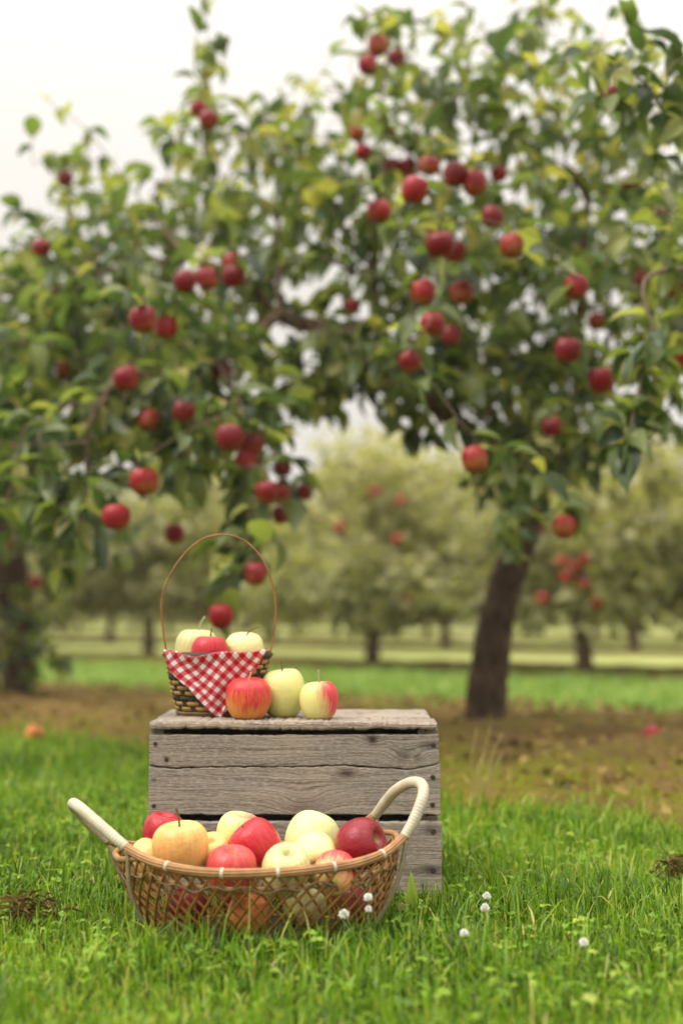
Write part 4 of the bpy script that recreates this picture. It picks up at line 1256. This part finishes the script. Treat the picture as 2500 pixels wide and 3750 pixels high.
blobs1 = [  # cx, cy, rx, ry, distance, half depth, number of shoots
    (330, 720, 260, 210, 4.8, 0.8, 170), (110, 720, 200, 230, 5.1, 0.8, 120), (480, 880, 210, 150, 4.5, 0.6, 110), (160, 1060, 150, 190, 4.15, 0.5, 80),
    (190, 1250, 70, 90, 4.1, 0.25, 14), (330, 520, 300, 130, 5.0, 0.6, 120), (480, 330, 190, 130, 5.1, 0.5, 36), (470, 110, 40, 130, 5.0, 0.15, 9), (170, 370, 120, 90, 5.2, 0.3, 12),
    (660, 560, 210, 240, 5.1, 0.6, 110), (720, 270, 160, 150, 5.1, 0.4, 30), (880, 330, 170, 230, 4.8, 0.5, 60), (900, 90, 110, 90, 4.7, 0.3, 15),
    (980, 570, 200, 220, 4.9, 0.6, 130), (900, 830, 170, 110, 4.8, 0.4, 60), (1060, 830, 150, 130, 5.0, 0.6, 70), (1200, 620, 200, 250, 5.2, 0.8, 130), (1250, 900, 190, 160, 5.2, 0.6, 90),
    (1400, 640, 190, 260, 5.0, 0.7, 120), (1300, 300, 220, 180, 4.8, 0.5, 60), (1150, 150, 120, 110, 4.7, 0.4, 22), (1160, 1080, 110, 100, 4.8, 0.3, 30), (1180, 1190, 45, 60, 4.5, 0.12, 8),
    (590, 1090, 100, 130, 4.2, 0.3, 40), (550, 1260, 50, 110, 4.1, 0.15, 12), (740, 900, 60, 60, 4.9, 0.3, 14), (1360, 980, 130, 110, 4.9, 0.4, 40), (980, 960, 70, 60, 4.9, 0.2, 8),
    (1400, 200, 200, 160, 4.9, 0.4, 34), (1250, 60, 220, 90, 4.8, 0.4, 24), (1500, 420, 120, 200, 4.7, 0.4, 40), (720, 880, 110, 70, 4.9, 0.3, 18), (1530, 780, 90, 200, 4.6, 0.4, 34), (1050, 120, 130, 120, 4.8, 0.4, 26), (1180, 330, 220, 150, 4.9, 0.4, 50), (760, 420, 160, 130, 5.0, 0.4, 40), (620, 330, 160, 120, 5.1, 0.4, 26), (1000, 260, 130, 130, 4.9, 0.4, 30),
    (70, 900, 130, 180, 4.5, 0.5, 60), (260, 930, 150, 120, 4.4, 0.4, 45), (60, 1130, 110, 150, 4.4, 0.4, 40), (930, 880, 110, 80, 4.75, 0.25, 36), (830, 800, 80, 50, 4.7, 0.2, 12), (1080, 940, 90, 60, 5.0, 0.3, 16), (400, 1020, 130, 90, 4.3, 0.3, 26), (760, 760, 110, 50, 4.6, 0.15, 22), (1120, 1000, 80, 60, 4.9, 0.2, 16)]
TREE_APPLES = [(868,105,50),(845,150,50),(910,135,42),(480,275,50),(455,250,40),(820,308,40),(893,303,38),(835,350,40),(900,385,46),(935,383,46),(985,380,52),(1045,400,60),(1090,420,60),(952,437,62),(1130,497,55),(1145,400,42),(870,485,56),(1010,560,65),(1042,577,54),(970,672,60),(1060,673,52),(805,705,42),(993,745,55),(1035,770,50),(942,830,58),(1322,660,62),(1302,803,62),(1380,873,60),(1175,565,60),(1265,980,50),(1090,1055,62),(1295,1210,57),(1448,422,42),(1510,488,42),(1475,640,42),(1370,738,44),(328,733,62),(382,752,54),(424,646,55),(475,640,52),(535,605,50),(537,635,56),(290,870,56),(337,880,44),(422,945,55),(342,965,52),(510,855,48),(527,1005,62),(580,1020,52),(333,1105,70),(268,1187,60),(612,1130,56),(642,1135,48),(648,1075,44),(587,1318,58),(508,1415,58),(150,410,40),(95,570,44),(565,1060,52),(645,1182,44),(400,1225,46),(150,850,46),(700,1130,40)]
apple_pts = []
for (px, py, d) in TREE_APPLES:
    dia = 0.067
    Y = min(4.75, max(3.6, dia * FPX / S / d))
    apple_pts.append((P(px, py, Y), d * Y / (FPX / S) * random.uniform(0.92, 1.06)))
spur_pts = [np.array((c.x, c.y, c.z + dia * 0.5 + 0.022)) for c, dia in apple_pts]
limb_clear = [(P(a, b, Y - 0.05), 0.10) for (a, b, Y) in [(1010, 942, 5.1), (1040, 962, 5.15), (1070, 985, 5.2), (650, 722, 4.8), (690, 735, 4.82), (285, 850, 4.2), (262, 880, 4.18), (240, 915, 4.15), (220, 950, 4.1), (205, 985, 4.1)]]
pts1 = spur_pts + [np.array(q) for q in blob_points(blobs1)]
tree1, nodes1, rad1 = tree_object('apple_tree', 'spreading apple tree with a leaning dark trunk behind the crate, heavy with red apples', T1, trunk1, limbs1, pts1, leaf_len=0.093, spacing=0.041, n_leaf_parts=300, clear=apple_pts + limb_clear, group='trees of the near orchard row')

def hang_apple(c, dia, k, label, group):
    r = dia / 2
    root = empty('apple', (c.x, c.y, c.z))
    tag(root, label, 'apple', group)
    rot = (random.uniform(-.25, .25), random.uniform(-.25, .25), random.uniform(0, 6.28))
    link('skin', skin(k % 4, A_TREE[(k * 7) % 3 if k % 5 else 1]), None, root, (0, 0, 0), rot, (r, r, r * random.uniform(0.93, 1.02)))
    p = [(0, 0, r * 0.55), (0.001, 0, r * 0.8), (0, 0.001, r + 0.023)]
    tube('stem', catmull([Vector(q) for q in p], 3), 0.0014, M_STEM, root, (0, 0, 0), 5)
OWN = {(508, 1415): 'red apple dangling low inside the hoop, just above the small basket fruit', (587, 1318): 'red apple dangling beside the right arm of the hoop handle',
       (1295, 1210): 'lone red apple hanging right of the top of the leaning trunk', (1090, 1055): 'red apple hanging left of the trunk below the pale bare limb',
       (868, 105): 'uppermost red apple of the trio at the crown top', (845, 150): 'dark red apple of the trio at the crown top, lower of the pair', (910, 135): 'small half-hidden apple of the trio at the crown top',
       (333, 1105): 'large bright red apple hanging alone on the drooping bough', (268, 1187): 'dark red apple hanging below the large bright lone one', (328, 733): 'bright red apple touching a slightly smaller one lower beside it', (382, 752): 'smaller bright red apple touching a larger one above it'}
for k, (c, dia) in enumerate(apple_pts):
    hang_apple(c, dia, k, OWN.get(TREE_APPLES[k][:2], 'red apple hanging among the leaves of the leaning apple tree'), 'apples on the leaning tree')

# right-hand neighbour, its trunk just outside the picture
T3 = Vector((2.45, 4.25, 0))
trunk3 = [((2.45, 4.25, -0.02), 0.105), ((2.45, 4.25, 0.12), 0.085), ((2.42, 4.22, 0.5), 0.075), ((2.36, 4.18, 0.85), 0.07), ((2.30, 4.12, 1.05), 0.06)]
limbs3 = [[np.array((2.30, 4.12, 1.05)), np.array((1.9, 3.9, 1.35)), np.array((1.5, 3.65, 1.6)), np.array(P(1600, 300, 3.4)), np.array(P(1480, 190, 3.3)), np.array(P(1380, 120, 3.25))],
          [np.array((1.9, 3.9, 1.35)), np.array((1.45, 3.65, 1.3)), np.array(P(1530, 620, 3.45)), np.array(P(1490, 760, 3.4)), np.array(P(1465, 900, 3.35)), np.array(P(1440, 1010, 3.3))],
          [np.array((2.30, 4.12, 1.05)), np.array((2.6, 4.4, 1.6)), np.array((2.8, 4.6, 2.3))], [np.array((2.30, 4.12, 1.05)), np.array((2.1, 4.6, 1.5)), np.array((1.9, 4.9, 2.2))]]
pts3 = [np.array(q) for q in blob_points([(1430, 130, 150, 120, 3.3, 0.25, 15), (1570, 260, 130, 150, 3.4, 0.3, 10), (1495, 850, 55, 150, 3.4, 0.15, 13), (1440, 1000, 40, 60, 3.3, 0.1, 4), (1600, 560, 110, 220, 3.6, 0.3, 26)])]
for _ in range(260):
    d = rng.normal(0, 1, 3); d /= np.linalg.norm(d); d *= rng.random() ** 0.4
    q = np.array([2.6, 4.4, 1.75]) + d * np.array([1.05, 1.1, 0.85])
    if abs(q[0]) > 0.27 * q[1]: pts3.append(q)
tree3, _, _ = tree_object('apple_tree', 'neighbouring apple tree reaching leafy twigs in beside the leaning tree', T3, [(np.array(a), b) for a, b in trunk3], limbs3, pts3, leaf_len=0.082, spacing=0.030, n_leaf_parts=160, group='trees of the near orchard row', tint_shift=-0.04)
for k, (px, py, d, Y) in enumerate([(1405, 225, 58, 3.45), (1568, 820, 56, 3.6), (1550, 660, 50, 3.7)]):
    hang_apple(P(px, py, Y), d * Y / (FPX / S), k + 2, 'red apple hanging on the neighbouring tree beside the leaning one', 'apples on the neighbouring tree')

# next tree of the row, to the left behind
T2 = Vector((-1.66, 7.3, 0))
trunk2 = [((-1.66, 7.3, -0.02), 0.13), ((-1.66, 7.3, 0.15), 0.10), ((-1.68, 7.3, 0.5), 0.085), ((-1.72, 7.3, 0.85), 0.08), ((-1.74, 7.3, 1.0), 0.07)]
limbs2 = [[np.array((-1.74, 7.3, 1.0)), np.array((-1.3, 7.1, 1.4)), np.array((-1.0, 6.9, 1.8))], [np.array((-1.74, 7.3, 1.0)), np.array((-2.2, 7.5, 1.4)), np.array((-2.5, 7.7, 2.0))], [np.array((-1.74, 7.3, 1.0)), np.array((-1.75, 7.0, 1.7)), np.array((-1.8, 6.9, 2.4))]]
pts2 = []
for _ in range(420):
    d = rng.normal(0, 1, 3); d /= np.linalg.norm(d); d *= rng.random() ** 0.42
    pts2.append(np.array([-1.75, 7.3, 1.55]) + d * np.array([1.25, 1.1, 0.9]))
for _ in range(60):
    pts2.append(np.array([-1.62 + rng.normal(0, 0.16), 7.2 + rng.normal(0, 0.2), rng.uniform(0.12, 0.9)]))
tree2, _, _ = tree_object('apple_tree', 'shaggy apple tree with low shoots, left of and behind the leaning tree', T2, [(np.array(a), b) for a, b in trunk2], limbs2, pts2, leaf_len=0.085, spacing=0.024, group='trees of the near orchard row', stations=3)
for k, (x, y, z) in enumerate([(-1.62, 6.9, 0.80), (-1.55, 6.8, 1.25), (-1.3, 6.7, 1.5), (-1.5, 7.0, 0.62), (-1.7, 6.9, 0.55), (-1.2, 6.9, 1.05)]):
    hang_apple(Vector((x, y, z)), 0.068, k, 'red apple hanging on the shaggy tree behind', 'apples on the shaggy tree')

# ------------------------------------------------------------------ farther rows
def far_tree_meshes(seed, nleaf, leaf):
    r_ = np.random.default_rng(seed)
    tr = MB()
    tr.add(*tube_arrays(catmull([Vector((0, 0, -0.02)), Vector((0.01, 0, 0.25)), Vector((0.05 * r_.normal(), 0.03, 0.6)), Vector((0.07 * r_.normal(), 0.05 * r_.normal(), 1.0)), Vector((0.1 * r_.normal(), 0, 1.6))], 4), np.linspace(0.10, 0.03, 17), 10))
    for k in range(7):
        a = k * 0.9 + r_.random(); z = 0.7 + 0.09 * k
        tr.add(*tube_arrays(catmull([Vector((0, 0, z)), Vector((0.45 * math.cos(a), 0.45 * math.sin(a), z + 0.28)), Vector((0.95 * math.cos(a), 0.95 * math.sin(a), z + 0.35 + 0.2 * r_.random()))], 3), np.linspace(0.035, 0.01, 7), 6))
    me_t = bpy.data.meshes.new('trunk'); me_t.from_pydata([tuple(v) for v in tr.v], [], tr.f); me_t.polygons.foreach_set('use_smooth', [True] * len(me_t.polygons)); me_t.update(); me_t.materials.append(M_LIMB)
    nb = 36
    bc = r_.normal(0, 1, (nb, 3)); bc /= np.linalg.norm(bc, axis=1)[:, None]; bc *= (r_.random(nb) ** 0.4)[:, None]
    bc = bc * np.array([1.2, 1.2, 0.72]) + np.array([0, 0, 1.28])
    bc[:14, 2] -= 0.5; bc[:, 2] = np.maximum(bc[:, 2], 0.60)
    w = r_.integers(0, nb, nleaf)
    d = r_.normal(0, 1, (nleaf, 3)); d /= np.linalg.norm(d, axis=1)[:, None]
    pos = bc[w] + d * (r_.random(nleaf) ** 0.45)[:, None] * np.array([0.36, 0.36, 0.28])
    ax = d + r_.normal(0, 0.5, (nleaf, 3)) + np.array([0, 0, -0.3])
    up = np.array([0, 0, 1.0]) + r_.normal(0, 0.5, (nleaf, 3))
    ln = leaf * r_.lognormal(0, 0.25, nleaf)
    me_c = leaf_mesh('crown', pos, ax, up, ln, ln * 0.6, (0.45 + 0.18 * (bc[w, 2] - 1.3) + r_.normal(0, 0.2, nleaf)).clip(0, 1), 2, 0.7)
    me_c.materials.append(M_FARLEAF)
    return me_t, me_c
FAR = [far_tree_meshes(s, 6000, 0.11) for s in (1, 2, 3)]
def far_tree(x, y, h, wide, k, label, group):
    root = tag(empty('orchard_tree', (x, y, 0)), label, 'tree', group)
    sc = (wide, wide, h / 2.15)
    rz = (0, 0, k * 1.7)
    link('trunk', FAR[k % 3][0], None, root, (0, 0, 0), rz, (0.75, 0.75, sc[2]))
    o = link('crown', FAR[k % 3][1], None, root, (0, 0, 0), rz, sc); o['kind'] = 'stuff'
    return root
k = 0
for (x, y, h, w, lb) in [(0.27, 12.7, 2.10, 1.15, 'small apple tree of the second row with a dark trunk, seen past the crate'), (-2.06, 15.3, 2.3, 1.3, 'second-row apple tree showing its trunk through the hoop handle'),
                        (1.85, 10.9, 1.95, 1.1, 'second-row apple tree with orange-red apples right of the leaning trunk'), (-4.4, 17.4, 2.3, 1.1, 'second-row apple tree far behind the shaggy tree'), (4.3, 8.6, 2.2, 1.0, 'second-row apple tree beyond the neighbouring tree')]:
    far_tree(x, y, h, w, k, lb, 'trees of the second orchard row'); k += 1
for row, (off, t0, t1, stp) in enumerate([(16.4, 4.5, 22, 3.1), (22.2, 8, 32, 3.3), (28.0, 10, 42, 3.6)]):
    tt = t0
    while tt < t1:
        q = ROW_N * off + ROW_U * tt + rng.normal(0, 0.15, 2)
        if abs(q[0]) < 0.30 * q[1] + 1.5:
            far_tree(q[0], q[1], rng.uniform(2.5, 3.3), rng.uniform(1.45, 1.8), k, ['hazy apple tree of the third orchard row', 'hazy apple tree of the fourth orchard row', 'hazy apple tree of the last orchard row'][row], ['trees of the third orchard row', 'trees of the fourth orchard row', 'trees of the last orchard row'][row]); k += 1
        tt += stp
# red apples on the second row
for (px, py, Y) in [(920, 1150, 11.5), (912, 1238, 11.25), (935, 1375, 11.4), (1290, 1290, 9.6), (1320, 1300, 9.55), (1345, 1285, 9.6), (1300, 1325, 9.6), (1340, 1340, 9.6), (1245, 1375, 9.75), (1370, 1385, 9.7), (1240, 1215, 9.8), (860, 1130, 11.4), (780, 1210, 11.3)]:
    c = P(px, py, Y); r = 0.043
    root = tag(empty('apple', c), 'red apple on a tree of the second orchard row', 'apple', 'apples on the second orchard row')
    link('skin', skin(k % 4, A_TREE[1]), None, root, (0, 0, 0), (0.2, 0.1, px), (r, r, r * 0.95)); k += 1
# far wood
n = 26000
xs = rng.uniform(-40, 40, n); ys = 46 + rng.uniform(0, 8, n) + xs * -0.35
hh = 2.6 + 0.7 * np.sin(xs * 0.5) + 0.5 * np.sin(xs * 1.3 + 1) + 0.4 * np.sin(xs * 2.9)
zs = rng.random(n) ** 0.8 * hh
pos = np.stack([xs, ys, zs], -1)
me = leaf_mesh('far_wood', pos, rng.normal(0, 1, (n, 3)), np.array([0, 0, 1.0]) + rng.normal(0, 0.6, (n, 3)), rng.uniform(0.3, 0.55, n), rng.uniform(0.2, 0.35, n), rng.normal(0.5, 0.2, n).clip(0, 1), 2, 0.5)
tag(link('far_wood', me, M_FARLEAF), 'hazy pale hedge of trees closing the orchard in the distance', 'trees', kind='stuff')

# ------------------------------------------------------------------ small things in the grass
def clover_flower(px, py, label, s=1.0, brown=False, Y=None):
    u = px * S - 1250.0; v = 1875.0 - py * S
    d = Vector((u, FPX * _cp - v * _sp, v * _cp + FPX * _sp))
    hz = 0.045
    q = Vector((0, 0, CAM_H)) + d * ((hz - CAM_H) / d.z)
    if Y: q = P(px, py, Y); hz = q.z
    root = tag(empty('clover_flower', (q.x, q.y, 0)), label, 'flower', 'white clover flowers in the lawn')
    p = catmull([Vector((random.uniform(-.01, .01), 0.005, 0)), Vector((0, 0, hz * 0.6)), Vector((0, 0, hz))], 4)
    tube('stem', p, 0.0009, M_CSTEM, root, (0, 0, 0), 5)
    m = MB(); r = 0.0066 * s
    core, cf = [], []
    for i in range(5):
        for j in range(8):
            th = math.pi * (i + 0.5) / 5; core.append((r * .5 * math.sin(th) * math.cos(j * .785), r * .5 * math.sin(th) * math.sin(j * .785), hz + r * .5 * math.cos(th)))
    cf = [(i * 8 + j, (i + 1) * 8 + j, (i + 1) * 8 + (j + 1) % 8, i * 8 + (j + 1) % 8) for i in range(4) for j in range(8)] + [tuple(range(8)), tuple(range(32, 40))[::-1]]
    m.add(core, cf)
    for k in range(60):
        f = (k + 0.5) / 60; z = 1 - 1.75 * f; rr = math.sqrt(max(0, 1 - z * z)); a = k * 2.4
        dv = Vector((rr * math.cos(a), rr * math.sin(a), z))
        side = dv.cross(Vector((0, 0, 1)));  side = side.normalized() if side.length > 1e-3 else Vector((1, 0, 0))
        up = side.cross(dv)
        b = dv * r * 0.35; tip = dv * r * random.uniform(0.75, 1.15) + Vector((0, 0, r * 0.25)); w = r * 0.2
        mid = dv * r * 0.8 + Vector((0, 0, r * 0.1))
        m.add([Vector((0, 0, hz)) + x for x in (b, mid + side * w, tip, mid - side * w, mid + up * w)], [(0, 1, 4), (0, 4, 3), (1, 2, 4), (4, 2, 3), (0, 3, 1), (1, 3, 2)])
    m.build('flower_head', M_CLOVB if brown else M_CLOVW, root, (0, 0, 0), smooth=False)
M_CSTEM = plain_mat('clover_stem', (0.16, 0.26, 0.06), 0.6, 0.2, 80)
M_CLOVW = plain_mat('clover_white', (0.86, 0.85, 0.78), 0.7, 0.1, 300)
M_CLOVB = plain_mat('clover_fading', (0.66, 0.55, 0.38), 0.8, 0.4, 200)
for (a, b, lb, s, br) in [(1117, 2060, 'white clover flower right above another one, right of the crate', 1.0, False), (1113, 2088, 'full white clover flower right below another one, right of the crate', 1.1, False), (1065, 2146, 'white clover flower nearer the basket than the lone one', 0.95, False),
                     (1340, 2167, 'lone white clover flower far right of the crate', 1.0, False), (920, 2085, 'fading brownish clover flower at the corner of the crate', 1.0, True), (845, 2064, 'white clover flower in front of the basket stay', 1.0, False), (846, 2090, 'small clover flower below another by the basket stay', 0.8, False), (790, 2103, 'white clover flower against the basket lattice', 1.15, False)]:
    clover_flower(a, b, lb, s, br, {845: 1.965, 846: 1.96, 790: 1.945, 920: 2.13}.get(a))

# clover leaves
n = 3000
xy = scatter(n, 1.15, 4.0, -9, 3.3); xy = xy[~footprint(xy)]
xy = xy[lowfreq(xy, 1.7) > -0.1]; n = len(xy)
hh = rng.uniform(0.018, 0.042, n); sz = rng.uniform(0.006, 0.012, n); a0 = rng.random(n) * 6.28
pp, ax, up, ln, tn = [], [], [], [], []
tilt = rng.normal(0, 0.3, (n, 3)) + np.array([0, 0, 1.0])
tt = rng.normal(0.6, 0.16, n).clip(0.2, 0.9)
for k in range(3):
    a = a0 + k * 2.094
    pp.append(np.stack([xy[:, 0], xy[:, 1], hh], -1)); ax.append(np.stack([np.cos(a), np.sin(a), rng.normal(0.05, 0.2, n)], -1)); up.append(tilt); ln.append(sz); tn.append(tt)
me = leaf_mesh('clover_patch', np.concatenate(pp), np.concatenate(ax), np.concatenate(up), np.concatenate(ln), np.concatenate(ln) * 0.95, np.concatenate(tn), 3, 0.4)
tag(link('clover_patch', me, M_GRASS), 'low clover leaves mixed through the lawn around the baskets', 'clover', kind='stuff')

# leaf litter, moss tufts and dry stalks on the bare strip under the trees
M_LITTER = foliage_mat('leaf_litter', [(0.0, (0.08, 0.05, 0.02)), (0.4, (0.22, 0.13, 0.045)), (0.8, (0.34, 0.22, 0.07)), (1.0, (0.40, 0.33, 0.09))], 1.0, 0.15, 0.8)
xy = scatter(7000, 3.2, 10.0, 4.0, 6.0, 0.2, 1.25, 0.4); n = len(xy)
pos = np.concatenate([xy, rng.uniform(0.02, 0.06, (n, 1))], 1)
me = leaf_mesh('leaf_litter', pos, rng.normal(0, 1, (n, 3)) * [1, 1, 0.3], np.array([0, 0, 1.0]) + rng.normal(0, 0.5, (n, 3)), rng.uniform(0.03, 0.07, n), rng.uniform(0.015, 0.035, n), rng.random(n), 2, 0.9)
tag(link('leaf_litter', me, M_LITTER), 'brown and ochre fallen leaves on the bare strip under the trees', 'leaves', kind='stuff')
xy = scatter(12000, 3.0, 9.0, 3.4, 6.0, 0.15, 1.25, 0.4)
lf = lowfreq(xy, 0.8); xy = xy[lf > 0.05]; n = len(xy)
me = blades(xy, rng.uniform(0.02, 0.07, n), rng.uniform(0.003, 0.006, n), (0.78 + rng.normal(0, 0.12, n)).clip(0.45, 1.0), name='moss_tuft')
for p in [me]: pass
tag(link('moss_tuft', me, M_GRASS), 'olive mossy weeds creeping over the bare strip under the trees', 'weeds', kind='stuff')
def dry_stalk(px, py, Y, hgt):
    q = P(px, py, Y); q.z = 0
    root = tag(empty('dry_stalk', q), 'tall straw-yellow grass stalks beside the crate at the lawn edge', 'grass stalk', 'straw stalks at the lawn edge')
    for k in range(3):
        dx = random.uniform(-.02, .02)
        p = catmull([Vector((dx, 0, 0)), Vector((dx * 1.5, 0, hgt * .6)), Vector((dx * 2 + 0.02, 0.01, hgt * random.uniform(.85, 1.05)))], 4)
        tube('stalk', p, np.linspace(0.0022, 0.0010, len(p)), M_STRAW, root, (0, 0, 0), 5)
M_STRAW = plain_mat('straw', (0.42, 0.33, 0.11), 0.7, 0.3, 60)
dry_stalk(1108, 1860, 3.35, 0.15); dry_stalk(1098, 1850, 3.42, 0.19)

def thatch(px, py, w, label):
    u = px * S - 1250.0; v = 1875.0 - py * S
    d = Vector((u, FPX * _cp - v * _sp, v * _cp + FPX * _sp))
    q = Vector((0, 0, CAM_H)) + d * ((0.03 - CAM_H) / d.z)
    n = 150
    xy = np.array([[q.x, q.y]]) + rng.normal(0, 1, (n, 2)) * [w * 0.42, w * 0.22]
    az = rng.random(n) * 6.28
    pos = np.stack([xy[:, 0] - q.x, xy[:, 1] - q.y, rng.uniform(0.012, 0.048, n)], -1)
    me = leaf_mesh('thatch_clump', pos, np.stack([np.cos(az), np.sin(az), rng.normal(0, 0.5, n)], -1), np.array([0, 0, 1.0]) + rng.normal(0, 0.5, (n, 3)), rng.uniform(0.015, 0.045, n), rng.uniform(0.0012, 0.003, n), rng.random(n) * 0.8, 2, 0.9)
    tag(link('thatch_clump', me, M_LITTER, None, (q.x, q.y, 0)), label, 'dry grass')
thatch(52, 2088, 0.042, 'brown clump of dead grass lying in the lawn left of the basket')
thatch(1552, 1990, 0.04, 'brown clump of dead grass lying in the lawn right of the crate')

# windfall apples under the trees
def windfall(px, py, dia, mat, label, lift=0.03):
    u = px * S - 1250.0; v = 1875.0 - py * S
    d = Vector((u, FPX * _cp - v * _sp, v * _cp + FPX * _sp))
    q = Vector((0, 0, CAM_H)) + d * ((dia * 0.5 + lift - CAM_H) / d.z)
    make_apple(label, (q.x, q.y, dia * 0.5 + lift), dia, mat, 1, 0.92, (0.6, 0.4, 1.0), (0.1, 0.5), M_STEM)
windfall(1497, 1688, 0.062, A_CRIM, 'fallen red apple on the brown strip right of the trunk', 0.038)
windfall(78, 1687, 0.066, A_ORANGE, 'fallen orange-pink apple at the lawn edge left of the crate', 0.004)

# broad plantain leaf by the crate corner
q = P(942, 2070, 2.19); q.z = 0
root = tag(empty('plantain', q), 'yellow-green plantain leaf standing at the corner of the crate', 'weed')
me = leaf_mesh('leaf', np.array([[0, 0, 0.005]]), np.array([[0.05, 0.1, 1.0]]), np.array([[0.1, -1.0, 0.2]]), np.array([0.072]), np.array([0.017]), np.array([0.80]), 6, 0.5)
link('leaf', me, M_GRASS, root)

# ------------------------------------------------------------------ thin haze added to pale the far rows, for lens glare
m, nt = new_mat('glare_haze'); t = NT(nt)
v = t.node('ShaderNodeVolumePrincipled', {'Color': (0.93, 0.92, 0.86, 1), 'Density': 0.0018})
o_ = t.node('ShaderNodeOutputMaterial'); nt.links.new(v.outputs[0], o_.inputs['Volume'])
hz = MB()
x0, x1, y0, y1, z0, z1 = -70, 70, -8, 90, -1.0, 5.0
hz.add([(x0, y0, z0), (x1, y0, z0), (x1, y1, z0), (x0, y1, z0), (x0, y0, z1), (x1, y0, z1), (x1, y1, z1), (x0, y1, z1)], [(0, 3, 2, 1), (4, 5, 6, 7), (0, 1, 5, 4), (1, 2, 6, 5), (2, 3, 7, 6), (3, 0, 4, 7)])
tag(hz.build('haze', m, smooth=False), 'thin haze added to pale the far rows like glare', 'haze', kind='stuff')
